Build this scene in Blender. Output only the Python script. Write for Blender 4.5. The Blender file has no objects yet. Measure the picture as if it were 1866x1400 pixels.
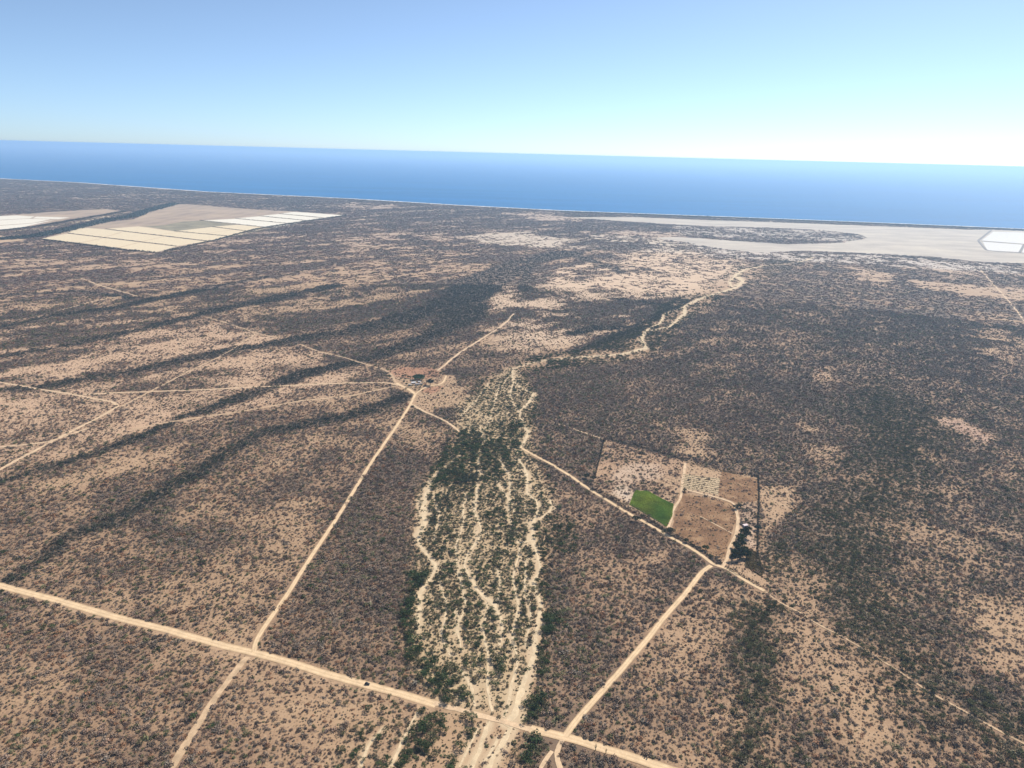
import bpy, bmesh, math, random
import numpy as np
from mathutils import Matrix, Vector

random.seed(7); RNG = np.random.default_rng(11)
S = bpy.context.scene; COL = S.collection

# ------------------------------------------------------------------ camera, sky, sun, exposure
CAM_H = 480.0; FPX = 1300.0; PITCH = math.radians(17.90); ROLL = math.radians(1.47)
cd = bpy.data.cameras.new('camera'); cam = bpy.data.objects.new('camera', cd); COL.objects.link(cam)
FW = Vector((0, math.cos(PITCH), -math.sin(PITCH)))
R0 = Vector((1, 0, 0)); U0 = Vector((0, math.sin(PITCH), math.cos(PITCH)))
RT = R0*math.cos(ROLL)+U0*math.sin(ROLL); UP = -R0*math.sin(ROLL)+U0*math.cos(ROLL)
m = Matrix((RT, UP, -FW)).transposed().to_4x4(); m.translation = (0, 0, CAM_H); cam.matrix_world = m
cd.sensor_fit = 'HORIZONTAL'; cd.sensor_width = 36; cd.lens = 36*FPX/1866
cd.clip_start = 1; cd.clip_end = 400000; S.camera = cam

SUN_AZ = math.radians(39)      # clockwise from the view direction (+Y)
SUN_EL = math.radians(41)
w = bpy.data.worlds.new('World'); S.world = w; w.use_nodes = True
nt = w.node_tree; nt.nodes.clear()
sk = nt.nodes.new('ShaderNodeTexSky'); sk.sky_type = 'NISHITA'; sk.sun_disc = False
sk.sun_elevation = SUN_EL; sk.sun_rotation = SUN_AZ
sk.altitude = 4300; sk.air_density = 1.0; sk.dust_density = 8.0; sk.ozone_density = 8.0
bg = nt.nodes.new('ShaderNodeBackground'); bg.inputs[1].default_value = 0.099
wo = nt.nodes.new('ShaderNodeOutputWorld')
hs = nt.nodes.new('ShaderNodeHueSaturation'); hs.inputs['Hue'].default_value = .490; hs.inputs['Saturation'].default_value = .80
nt.links.new(sk.outputs[0], hs.inputs['Color']); nt.links.new(hs.outputs[0], bg.inputs[0]); nt.links.new(bg.outputs[0], wo.inputs[0])
sl = bpy.data.lights.new('sun', 'SUN'); sl.energy = 5.0; sl.angle = math.radians(0.53); sl.color = (1, .895, .76)
so = bpy.data.objects.new('sun', sl); COL.objects.link(so)
sd = Vector((math.sin(SUN_AZ)*math.cos(SUN_EL), math.cos(SUN_AZ)*math.cos(SUN_EL), math.sin(SUN_EL)))
so.rotation_euler = sd.to_track_quat('Z', 'Y').to_euler(); so.location = (0, 0, 900)
S.view_settings.view_transform = 'Standard'; S.view_settings.look = 'None'
S.view_settings.exposure = 0.56; S.view_settings.gamma = 1
S.cycles.volume_bounces = 1
HAZE_DENS = 5.0e-5

# ------------------------------------------------------------------ helpers
def G(u, v, z=0.0):
    """ground point seen at a place of the survey picture (1866 x 1400)"""
    d = FW + RT*((u-933)/FPX) - UP*((v-700)/FPX)
    t = (CAM_H-z)/max(1e-5, -d.z)
    return (d.x*t, d.y*t)
def GP(pts): return np.array([G(*p[:2]) for p in pts])

def vnoise(x, y, seed=0):
    xi = np.floor(x).astype(np.int64); yi = np.floor(y).astype(np.int64)
    fx = x-xi; fy = y-yi; fx = fx*fx*(3-2*fx); fy = fy*fy*(3-2*fy)
    def h(a, b):
        n = (a*374761393 + b*668265263 + seed*974634777) & 0xffffffff
        n = ((n ^ (n >> 13))*1274126177) & 0xffffffff
        return ((n ^ (n >> 16)) & 0xffff)/65535.0
    return (h(xi, yi)*(1-fx)+h(xi+1, yi)*fx)*(1-fy)+(h(xi, yi+1)*(1-fx)+h(xi+1, yi+1)*fx)*fy
def fbm(x, y, size, octv=4, seed=0):
    s = 0; a = 1; t = 0
    for o in range(octv):
        c, sn = math.cos(.7*o+.3), math.sin(.7*o+.3)
        xx = (x*c-y*sn)/size*2**o+17.3*o; yy = (x*sn+y*c)/size*2**o-9.1*o
        s = s+a*vnoise(xx, yy, seed+o*13); t += a; a *= .55
    return s/t
def sstep(a, b, x):
    t = np.clip((x-a)/(b-a), 0, 1); return t*t*(3-2*t)
def segdist(x, y, P, wd=None):
    """distance to a polyline, and the half width interpolated along it"""
    best = np.full(x.shape, 1e9); bw = np.zeros(x.shape)
    for i in range(len(P)-1):
        ax, ay = P[i]; bx, by = P[i+1]; dx, dy = bx-ax, by-ay; L = dx*dx+dy*dy+1e-9
        t = np.clip(((x-ax)*dx+(y-ay)*dy)/L, 0, 1)
        d = np.hypot(x-ax-t*dx, y-ay-t*dy)
        if wd is not None:
            ww = wd[i]+(wd[i+1]-wd[i])*t; k = (d-ww) < (best-bw)
            bw = np.where(k, ww, bw); best = np.where(k, d, best)
        else: best = np.minimum(best, d)
    return best, bw
def inside(x, y, P):
    c = np.zeros(x.shape, bool); n = len(P)
    for i in range(n):
        ax, ay = P[i]; bx, by = P[(i+1) % n]
        if ay == by: continue
        k = ((ay > y) != (by > y)) & (x < (bx-ax)*(y-ay)/(by-ay)+ax); c ^= k
    return c
def polymask(x, y, P, soft):
    m = np.zeros(x.shape); mn = P.min(0)-soft; mx = P.max(0)+soft
    k = (x > mn[0]) & (x < mx[0]) & (y > mn[1]) & (y < mx[1])
    if k.any():
        xs, ys = x[k], y[k]; d, _ = segdist(xs, ys, np.vstack([P, P[:1]]))
        s = np.where(inside(xs, ys, P), d, -d); m[k] = sstep(-soft, soft, s)
    return m
def linemask(x, y, P, hw, soft):
    hw = np.array(hw if hasattr(hw, '__len__') else [hw]*len(P), float)
    m = np.zeros(x.shape); r = hw.max()+soft; mn = P.min(0)-r; mx = P.max(0)+r
    k = (x > mn[0]) & (x < mx[0]) & (y > mn[1]) & (y < mx[1])
    if k.any():
        d, ww = segdist(x[k], y[k], P, hw); m[k] = 1-sstep(-soft, soft, d-ww)
    return m
def tag(o, label=None, cat=None, group=None, kind=None):
    if label: o['label'] = label
    if cat: o['category'] = cat
    if group: o['group'] = group
    if kind: o['kind'] = kind
    return o
def mesh_obj(name, verts, faces, mats, parent=None, midx=None, smooth=False):
    me = bpy.data.meshes.new(name); me.from_pydata([tuple(v) for v in verts], [], [tuple(f) for f in faces])
    for mt in (mats if isinstance(mats, (list, tuple)) else [mats]): me.materials.append(mt)
    if midx is not None: me.polygons.foreach_set('material_index', midx)
    if smooth: me.polygons.foreach_set('use_smooth', [True]*len(me.polygons))
    o = bpy.data.objects.new(name, me); COL.objects.link(o)
    if parent: o.parent = parent
    return o
def empty(name, loc, rz=0, **kw):
    o = bpy.data.objects.new(name, None); COL.objects.link(o); o.location = loc; o.rotation_euler = (0, 0, rz)
    o.empty_display_size = 1; tag(o, **kw); return o

# ------------------------------------------------------------------ the survey: features in picture points, turned into metres
# roads: name, points, width m, label
ROADS = [
 ('main', [(-140,1022),(-60,1050),(0,1070),(103,1096),(206,1126),(309,1152),(411,1181),(463,1192),(549,1216),(600,1233),(669,1252),(737,1269),(772,1280),(795,1287.5)], 9.5),
 ('crossing bed', [(790,1286.5),(840,1298),(874,1307),(909,1316),(943,1326),(972,1333.5)], 6.0),
 ('main east', [(966,1332),(1011,1345),(1046,1351),(1080,1363),(1149,1383),(1210,1401),(1330,1440)], 9.5),
 ('ranch', [(464,1190),(466,1172),(480,1148),(525,1083),(566,1018),(610,953),(640,905),(671,853),(723,778),(747,741),(750,735),(757,720)], 5.6),
 ('compound', [(1030,1343),(1046,1320),(1080,1282),(1128,1228),(1183,1163),(1215,1122),(1247,1086),(1274,1052),(1284,1040),(1296,1033)], 6.2),
 ('fence', [(947,818),(968,829),(997,845),(1045,873),(1083,900),(1136,932),(1179,956),(1216,978),(1254,999),(1286,1020),(1300,1033),(1323,1037),(1351,1057),(1374,1069),(1392,1080)], 5.5),
 ('northeast', [(798,677),(839,643),(905,602),(925,586),(936,573)], 5.5),
 ('northwest', [(730,702),(722,698),(716,689),(713,683),(701,675),(663,664),(628,653),(583,643),(545,629)], 4.0),
 ('west upper', [(727,703),(705,699),(640,699.5),(514,704.5),(446,708),(343,713),(240,716.5),(154,720)], 5.0),
 ('far west', [(-90,683),(0,698),(69,710),(154,724.5),(206,734),(216,742),(199,753),(147,780),(86,812),(45,833),(0,858),(-50,884)], 6.0),
 ('west lower', [(727,704),(705,709),(640,723),(549,732),(446,751),(377,761),(309,771),(240,785)], 4.5),
 ('ranch yard', [(722,700),(730,704),(738,708),(748,713),(757,720)], 8.0),
 ('ranch east', [(757,720),(762,714),(778,706),(790,704),(803,702),(810,695),(812,686)], 4.5),
 ('southeast', [(749,738),(753,740),(772,751),(794,760),(812,770),(825,779),(837,789)], 5.0),
 ('diagonal', [(466,610),(432,633),(398,653),(343,679),(274,715),(223,742)], 4.0),
 ('crossing', [(377,579.5),(429,595),(466,608),(501,616)], 4.0),
 ('far track', [(147,507.5),(178,519.5),(223,533),(254,542)], 5.0),
 ('far track west', [(113,566),(171,550),(226,540)], 4.5),
 ('far right', [(1788,494),(1816,526),(1830,540),(1864,583),(1900,625)], 6.0),
 ('junction loop', [(1022,1350),(1011,1362),(1006,1376),(1012,1388),(1020,1404)], 4.5),
 ('junction stub', [(1006,1372),(992,1388),(984,1404)], 3.5),
 ('southwest', [(452,1200),(440,1213),(415,1244),(390,1276),(350,1342),(315,1400),(300,1430)], 6.5),
 ('trail', [(1394,1081),(1418,1100),(1449,1114),(1497,1145),(1535,1163),(1586,1193),(1627,1219),(1660,1240),(1700,1268),(1765,1303),(1830,1340),(1866,1358)], 2.4),
 ('plot', [(1218,966),(1226,947),(1229,928),(1239,913),(1241,892),(1248,866),(1248,846)], 4.0),
 ('plot inner', [(1241,892),(1276,902),(1308,909),(1340,919),(1345,943),(1344,960),(1334,986),(1327,1007),(1325,1024),(1316,1034)], 4.0),
 ('plot cross', [(1274,943),(1334,975)], 1.6),
 ('north line', [(1008,771),(1066,791),(1100,802)], 2.5),
 ('left spur', [(0,817),(86,808),(160,783)], 5.0),
]
# dry riverbed channels: points with half width m
WASH = [
 ([(1482,470,6),(1466,476,5),(1430,482,3),(1394,485,4),(1356,492,6),(1341,502,10),(1353,514,10),(1339,526,8),(1305,536,6),(1271,547,6),(1247,560,6),(1247,574,6),(1222,597,6),(1176,606,6),(1169,619,5),(1177,636,6),(1134,647,5),(1059,652,4),(997,657,4),(963,664,4),(935,674,4)],),
 ([(1341,502,4),(1330,514,5),(1334,524,4)],), ([(1247,561,3),(1212,572,4),(1203,591,4),(1172,606,3)],),
 ([(935,674,5),(936,698,5),(950,709,4),(973,718,6),(966,735,6),(949,749,4),(948,760,3),(963,791,6),(953,812,5),(942,829,4),(953,850,4),(963,870,6),(960,901,5)],),
 ([(936,698,3),(930,720,3),(938,742,3),(949,756,3)],),
 ([(960,901,4),(980,918,4),(980,939,5),(968,959,7),(966,985,9),(978,1014,5),(982,1038,5),(970,1062,6),(983,1103,4),(982,1150,6),(972,1183,8),(970,1213,6),(957,1244,7),(946,1278,8),(936,1312,11),(922,1326,9)],),
 ([(1000,911,3),(1007,929,4),(990,942,4),(976,955,3)],),
 ([(840,831,2.5),(819,846,4),(795,867,5),(781,891,6),(771,911,9),(774,936,12),(771,960,10),(757,980,8),(764,996,5),(774,1007,5),(795,1032,6),(791,1049,5),(767,1083,6),(766,1117,6),(762,1152,4)],),
 ([(874,778,3),(884,805,4),(870,833,4),(874,867,4),(869,911,4),(867,936,4),(874,960,4),(870,987,4),(853,1011,3),(846,1031,3),(857,1056,5),(867,1076,6),(891,1097,8),(911,1124,6),(915,1152,4),(915,1179,3)],),
 ([(905,1040,3),(912,1075,3),(905,1110,3),(912,1130,4)],),
 ([(840,1223,3),(860,1247,4),(864,1272,4),(868,1290,3)],),
 ([(893,1318,4),(888,1332,5),(874,1367,5),(857,1398,6),(850,1420,6)],),
 ([(934,1328,5),(925,1350,6),(908,1374,6),(893,1395,7),(880,1420,7)],),
 ([(905,1350,3),(890,1375,4),(880,1392,4)],),
 ([(966,985,4),(950,992,5),(935,985,4),(925,975,2)],), ([(900,870,2.5),(925,905,3),(940,935,2)],),
 ([(830,1110,2),(838,1135,3),(830,1160,2)],),
 ([(905,830,2),(930,870,3),(925,930,3),(930,960,2)],), ([(850,900,2),(845,960,3),(830,1000,2),(838,1050,3),(850,1100,3),(835,1150,3),(845,1190,2)],),
 ([(945,1000,3),(935,1060,3),(945,1110,3),(930,1160,4),(940,1210,3),(925,1270,4),(915,1310,3)],), ([(800,1060,2),(815,1110,3),(805,1160,3),(825,1200,2)],),
 ([(925,690,2),(905,720,3),(895,760,3),(880,790,2)],), ([(960,1020,2),(955,1080,3),(965,1130,3),(958,1180,2)],), ([(885,1100,2),(880,1150,3),(890,1200,3),(885,1250,3),(895,1300,3)],),
 ([(700,1330,2),(670,1365,3),(655,1400,3)],), ([(760,1300,2),(735,1350,3),(715,1400,3)],), ([(870,1330,2),(850,1370,3),(835,1400,3)],), ([(790,900,2),(800,940,3),(790,990,2)],), ([(890,700,2),(870,730,2),(840,760,3)],),
]
# dark scrub bands: points with half width m
BANDS = [
 [(0,714,10),(103,703,14),(206,684,16),(309,664,18),(411,642,20),(514,624,22),(640,604,28),(723,584,40),(791,566,48),(843,545,70),(890,508,80),(963,476,70),(1031,462,70)],
 [(640,663,16),(723,640,20),(791,610,28),(839,582,50),(850,560,60)],
 [(640,663,18),(549,684,22),(446,726,18),(377,750,11),(326,765,9),(240,806,10),(171,832,10),(86,854,9),(0,878,9)],
 [(735,725,18),(640,760,14),(480,791,14),(412,829,13),(360,870,14),(309,888,9),(206,953,12),(137,975,10),(69,1025,9),(17,1060,10)],
 [(617,520,28),(514,543,26),(411,564,22),(326,585,18),(240,605,15),(137,629,13),(0,653,14)],
 [(480,506,20),(309,541,26),(192,565,18),(86,578,14),(0,598,14)],
 [(0,540,20),(137,531,18),(240,545,14)],
 [(1031,462,40),(1090,480,28),(1140,500,20)], [(960,480,20),(955,530,16)], [(1180,598,22),(1090,600,20),(1040,610,16)],
 [(1120,545,10),(1230,560,13),(1150,605,15),(1060,640,10)],
 [(860,870,12),(750,1000,3)],
]
# cover patches: polygon, cover (0 bare .. 1 thicket), softness m, strength
PATCH = [
 ([(-80,640),(250,600),(480,590),(560,640),(700,690),(500,742),(330,795),(-80,880)], .44, 60, 1),
 ([(-80,530),(400,500),(800,470),(870,500),(700,560),(480,600),(-80,690)], .66, 90, 1),
 ([(-80,880),(300,795),(640,740),(745,745),(470,1180),(-80,1060)], .66, 25, 1),
 ([(-80,1060),(480,1195),(760,1290),(790,1440),(-80,1440)], .66, 20, 1),
 ([(40,885),(120,872),(230,835),(330,810),(300,838),(180,880),(160,905),(60,905)], .36, 14, 1),
 ([(470,940),(560,900),(600,960),(520,1010),(460,1000)], .46, 30, 1),
 ([(150,1040),(300,1060),(330,1130),(180,1090)], .6, 30, 1),
 ([(700,770),(830,790),(800,830),(720,830)], .5, 25, 1),
 ([(560,700),(720,705),(715,735),(560,735)], .5, 30, 1),
 ([(868,525),(905,508),(955,520),(960,545),(1000,530),(1030,545),(1020,565),(1000,600),(930,630),(885,605),(878,560)], .30, 40, 1),
 ([(960,520),(1060,478),(1230,440),(1400,462),(1345,490),(1280,530),(1170,545),(1020,545)], .42, 70, 1),
 ([(920,570),(1120,566),(1190,585),(1100,605),(1000,650),(900,640),(880,600)], .52, 40, 1),
 ([(650,560),(700,520),(760,485),(900,480),(1000,463),(940,485),(870,503),(800,520),(740,545)], .46, 50, 1),
 ([(832,431),(900,424),(960,425),(1040,440),(1030,454),(900,447),(840,438)], .22, 60, 1),
 ([(733,427),(830,427),(835,435),(740,434)], .25, 50, 1),
 ([(480,430),(830,425),(830,450),(600,455),(480,462)], .62, 80, 1),
 ([(1040,420),(1230,425),(1230,448),(1100,440)], .35, 90, 1),
 ([(920,389),(1000,391),(1070,399),(1050,406),(980,402)], .25, 70, 1),
 ([(640,369),(730,373),(700,381),(640,379)], .3, 80, 1),
 ([(-200,470),(600,430),(800,440),(800,465),(500,490),(-200,520)], .72, 90, 1),
 ([(0,395),(640,400),(640,430),(0,430)], .9, 80, 1),
 ([(1556,489),(1620,500),(1640,518),(1570,512)], .3, 45, 1),
 ([(1580,470),(1700,480),(1800,495),(1780,502),(1640,490)], .4, 60, 1),
 ([(1640,508),(1750,520),(1900,530),(1900,548),(1800,543),(1690,527)], .22, 45, 1),
 ([(1780,560),(1900,570),(1900,700),(1800,650)], .66, 60, 1),
 ([(1700,761),(1745,765),(1812,800),(1800,812),(1740,790)], .2, 15, 1),
 ([(1460,770),(1490,785),(1480,790),(1455,780)], .2, 14, 1),
 ([(1475,815),(1530,815),(1535,850),(1480,845)], .5, 25, 1),
 ([(1240,782),(1292,795),(1285,838),(1235,828)], .35, 18, 1),
 ([(1195,765),(1240,790),(1235,800),(1190,775)], .45, 18, 1),
 ([(1470,690),(1510,672),(1520,695),(1480,700)], .45, 25, 1),
 ([(1560,870),(1866,850),(1866,1060),(1660,1040)], .68, 60, 1),
 ([(1650,800),(1720,830),(1780,930),(1740,940),(1690,880)], .45, 30, 1),
 ([(1385,885),(1440,885),(1452,910),(1405,965),(1388,1005)], .26, 12, 1),
 ([(1360,1000),(1500,1040),(1640,1030),(1640,1110),(1460,1120)], .62, 25, 1),
 ([(1230,1055),(1420,1085),(1900,1350),(1900,1440),(1210,1440),(1050,1355),(1200,1150)], .62, 20, 1),
 ([(1745,1080),(1900,1090),(1900,1180),(1780,1155)], .36, 22, 1),
 ([(1790,1175),(1900,1180),(1900,1250),(1830,1225)], .4, 22, 1),
 ([(1215,1195),(1275,1190),(1250,1245),(1210,1240)], .4, 16, 1),
 ([(1480,1160),(1600,1220),(1620,1400),(1500,1400)], .5, 30, 1),
 ([(990,860),(1060,890),(1240,1010),(1285,1040),(1035,1325),(985,1310),(1000,1130)], .76, 14, 1),
 ([(1180,1000),(1215,1010),(1140,1110),(1110,1110)], .55, 16, .9),
 ([(500,1290),(700,1290),(760,1330),(700,1440),(430,1440)], .55, 20, .9),
 ([(1600,690),(1720,780),(1690,900),(1570,1040),(1650,1180),(1770,1300),(1700,1310),(1560,1180),(1490,1040),(1500,940),(1580,850),(1560,760)], .86, 60, .9),
 ([(1360,1100),(1420,1110),(1410,1230),(1370,1400),(1330,1400),(1350,1230)], .95, 20, .9),
 ([(1226,411),(1400,417),(1500,421),(1560,427),(1578,434),(1550,440),(1400,438),(1240,428)], .55, 30, 1),
 ([(1240,440),(1380,462),(1600,466),(1775,480),(1900,484),(1900,506),(1700,490),(1550,480),(1380,474)], .5, 50, 1),
 # the broad wash with its trees
 ([(925,672),(890,690),(850,715),(828,745),(835,790),(800,850),(765,895),(752,980),(770,1040),(745,1100),(738,1165),(750,1210),(775,1260),(792,1283),(850,1300),(930,1325),(955,1290),(975,1230),(992,1150),(995,1060),(990,985),(1008,925),(985,860),(968,800),(980,725),(950,680)], .72, 10, 1),
 ([(800,1300),(940,1330),(930,1440),(740,1440)], .42, 12, 1),
 ([(1059,650),(1107,620),(1141,610),(1165,612),(1169,629),(1176,638),(1134,648)], .42, 10, 1),
 ([(925,676),(960,655),(1059,643),(1107,616),(1176,598),(1205,566),(1250,540),(1335,494),(1400,480),(1362,516),(1300,548),(1245,582),(1190,642),(1134,657),(1060,664),(980,676)], .62, 12, 1),
 ([(770,705),(860,705),(850,740),(780,745)], .40, 15, 1),
 # the fenced farm plots
 ([(1101,802),(1260,846),(1382,872),(1382,1005),(1395,1052),(1370,1060),(1323,1032),(1216,966),(1077,890)], .42, 3, 1),
 ([(1120,862),(1160,848),(1205,850),(1212,875),(1160,885),(1148,918),(1112,900)], .20, 8, 1),
 ([(1245,838),(1313,860),(1306,906),(1240,892)], .06, 3, 1),
 ([(1313,862),(1380,874),(1382,915),(1345,920),(1308,905)], .10, 3, 1),
 ([(1243,900),(1338,919),(1341,948),(1332,985),(1320,1022),(1310,1020),(1222,968),(1232,935)], .12, 3, 1),
 ([(1158,895),(1180,897),(1227,921),(1224,943),(1214,962),(1180,941),(1147,921)], 0, 2, 1),
 ([(1342,960),(1378,960),(1378,1000),(1350,990)], .22, 4, 1),
 ([(1326,1033),(1352,1042),(1394,1058),(1398,1066),(1385,1070),(1330,1040)], .08, 4, 1),
 # ranch ground
 ([(712,680),(735,670),(785,672),(803,679),(812,686),(830,686),(830,700),(805,705),(812,716),(790,722),(770,735),(790,752),(770,752),(745,740),(735,712),(716,700)], .20, 6, 1),
]
# soil tints: polygon, linear colour, softness, strength
REDDISH = (.36, .20, .125); SANDY = (.52, .39, .255); PALE = (.56, .50, .42); FBROWN = (.215, .125, .06)
SOIL = [
 ([(925,672),(828,745),(835,790),(765,895),(752,980),(745,1100),(738,1165),(792,1283),(930,1325),(955,1290),(995,1060),(990,985),(1008,925),(968,800),(980,725),(950,680)], (.46,.36,.225), 20, .85),
 ([(712,680),(735,670),(785,672),(800,680),(795,690),(772,691),(722,689)], REDDISH, 4, .95),
 ([(768,713),(785,706),(808,705),(805,714),(785,719)], REDDISH, 4, .9),
 ([(868,525),(905,508),(1060,478),(1230,440),(1400,462),(1280,530),(1100,620),(930,640),(878,560)], (.60,.46,.33), 80, .8),
 ([(832,431),(960,422),(1240,436),(1450,455),(1250,462),(900,450)], (.52,.44,.35), 90, .9),
 ([(1226,411),(1400,417),(1500,421),(1560,427),(1578,434),(1550,440),(1400,438),(1240,428)], (.44,.39,.34), 30, .9),
 ([(1226,436),(1480,445),(1866,475),(1866,500),(1550,482),(1300,470)], (.50,.45,.40), 60, .85),
 ([(-80,560),(480,590),(700,690),(330,795),(-80,880)], (.52,.37,.255), 90, .7),
 ([(1120,862),(1160,848),(1205,850),(1212,875),(1160,885),(1148,918),(1112,900)], (.58,.48,.38), 12, .8),
 ([(1101,802),(1260,846),(1248,870),(1150,890),(1080,888)], (.38,.25,.165), 5, .5),
 ([(1313,862),(1380,874),(1382,915),(1345,920),(1308,905)], FBROWN, 4, .9),
 ([(1243,900),(1338,919),(1341,948),(1332,985),(1320,1022),(1222,968),(1232,935)], FBROWN, 4, .85),
 ([(1260,940),(1330,960),(1315,1015),(1240,975)], (.34,.21,.10), 14, .6),
 ([(1350,925),(1380,920),(1378,1000),(1350,990)], (.50,.38,.29), 6, .8),
 ([(1700,761),(1745,765),(1812,800),(1800,812),(1740,790)], (.40,.27,.20), 15, .9),
]
# green tree zones: polygon, probability, softness
GREEN = [
 ([(745,1040),(785,1050),(765,1090),(758,1150),(780,1185),(845,1235),(862,1275),(800,1285),(745,1200),(730,1130)], .95, 8),
 ([(835,788),(960,765),(955,850),(900,880),(800,890),(770,900),(800,850)], .75, 12),
 ([(925,672),(890,690),(860,700),(880,760),(950,770),(985,760),(975,720),(950,680)], .35, 12),
 ([(765,895),(800,880),(830,960),(790,1030),(760,960)], .5, 10),
 ([(830,900),(990,870),(1000,950),(980,1200),(900,1250),(790,1200),(800,1000)], .42, 20),
 ([(985,1115),(1012,1125),(1012,1180),(990,1200)], .8, 6), ([(975,1205),(1005,1205),(1008,1235),(980,1235)], .8, 5),
 ([(950,1260),(992,1262),(995,1290),(945,1320),(940,1300)], .85, 5), ([(985,935),(1060,950),(1040,1010),(988,1000)], .45, 10),
 ([(775,1280),(870,1302),(868,1345),(830,1440),(690,1440),(740,1330)], .7, 8),
 ([(640,1330),(720,1300),(760,1330),(700,1400),(600,1400)], .35, 12),
 ([(860,1190),(930,1185),(930,1215),(880,1230)], .7, 6), ([(945,1335),(985,1335),(960,1400),(925,1420)], .6, 6),
 ([(1010,1350),(1095,1370),(1085,1385),(1030,1372)], .2, 4),
 ([(1655,790),(1700,830),(1640,900),(1545,1020),(1500,1010),(1530,930),(1590,860)], .6, 40),
 ([(1600,690),(1720,780),(1690,900),(1570,1040),(1650,1180),(1770,1300),(1700,1310),(1560,1180),(1490,1040),(1500,940),(1580,850),(1560,760)], .46, 60),
 ([(1360,1100),(1420,1110),(1410,1230),(1370,1400),(1330,1400),(1350,1230)], .6, 24),
 ([(1560,1040),(1600,1060),(1640,1160),(1700,1250),(1640,1220),(1590,1130)], .5, 30),
 ([(1790,1260),(1900,1330),(1900,1440),(1830,1400),(1780,1330)], .4, 15),
 ([(1385,985),(1440,985),(1440,1040),(1400,1060)], .35, 10),
 ([(930,676),(960,655),(1059,641),(1110,612),(1176,596),(1200,562),(1250,538),(1330,490),(1480,462),(1480,476),(1366,520),(1300,552),(1245,588),(1190,645),(1134,660),(1060,668),(980,680)], .75, 12),
]
WASHP = GP([(925,672),(828,745),(835,790),(765,895),(752,980),(745,1100),(738,1165),(792,1283),(930,1325),(955,1290),(995,1060),(1008,925),(968,800),(980,725),(950,680)])
RW = [(n, GP(p), wdt*(1.08 if n in ('west upper', 'west lower', 'diagonal', 'crossing', 'far track', 'far track west', 'far west', 'left spur', 'northwest') else 1)) for n, p, wdt in ROADS]
WW = [(GP(p[0]), [q[2]*(1.9 if q[1] < 662 else 1) for q in p[0]]) for p in WASH]
BW = [(GP(p), [q[2] for q in p]) for p in BANDS]
PW = [(GP(p), c, s, k) for p, c, s, k in PATCH]
SW = [(GP(p), c, s, k) for p, c, s, k in SOIL]
GW = [(GP(p), c, s) for p, c, s in GREEN]
COAST_PX = [(-900,262),(-300,303),(0,325.6),(137,332.6),(377,349.7),(640,362.4),(826,373.7),(1031,384.5),(1260,393),(1432,399.5),(1569,405),(1775,413.5),(1866,417.5),(2300,433)]
COAST = GP(COAST_PX)
c0 = COAST[0]+(COAST[0]-COAST[1])/np.linalg.norm(COAST[0]-COAST[1])*90000
c1 = COAST[-1]+(COAST[-1]-COAST[-2])/np.linalg.norm(COAST[-1]-COAST[-2])*90000
COASTX = np.vstack([[c0], COAST, [c1]])
def coast_sd(x, y):
    """metres inland of the shore (negative out at sea)"""
    d, _ = segdist(x, y, COASTX)
    P = np.vstack([COASTX, [[c1[0], -95000], [c0[0], -95000]]])
    return np.where(inside(x, y, P), d, -d)
SALT = GP([(1040,397),(1150,396),(1226,399),(1300,402),(1432,406.5),(1569,411.5),(1700,416.5),(1775,419.5),(1790,419),(1866,421.5),(2200,436),(2200,500),(1866,481),(1775,478),(1706,469),(1569,462),(1466,458),(1380,462),(1300,452),(1240,440),(1180,434),(1240,432),(1340,440),(1440,446),(1520,444),(1570,437),(1579,433.5),(1560,427),(1500,420.5),(1400,415.5),(1290,413),(1200,408),(1110,402)])
FARM = GP([(76,436),(117,424),(146,415),(200,405),(245,400),(262,392),(268,385),(318,373),(345,373),(470,383),(535,386),(631,393),(560,403),(470,417),(390,439),(285,461),(225,456),(160,447),(90,438)])
FARM2 = GP([(-120,404),(0,394),(30,392),(90,387),(193,381.5),(218,385),(190,391),(128,400),(60,413),(0,422),(-120,440)])
FARM3 = GP([(-100,425),(0,430),(50,438.5),(0,443.5),(-100,450)])
HEDGE_LINES = [[(1101,801.5),(1090,846),(1083,873)], [(1101,801.5),(1173,818.5),(1222,832.5),(1254,844),(1306,859),(1349,866),(1381,870)],
 [(1381,870),(1383,908),(1381,951),(1380,1004),(1381,1020)], [(1077,891),(1111,908),(1147,930),(1177,945),(1211,968.5),(1233,981),(1265,998.5),(1297,1018),(1316,1030)], [(1322,1036),(1352,1052),(1383,1069)]]

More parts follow.
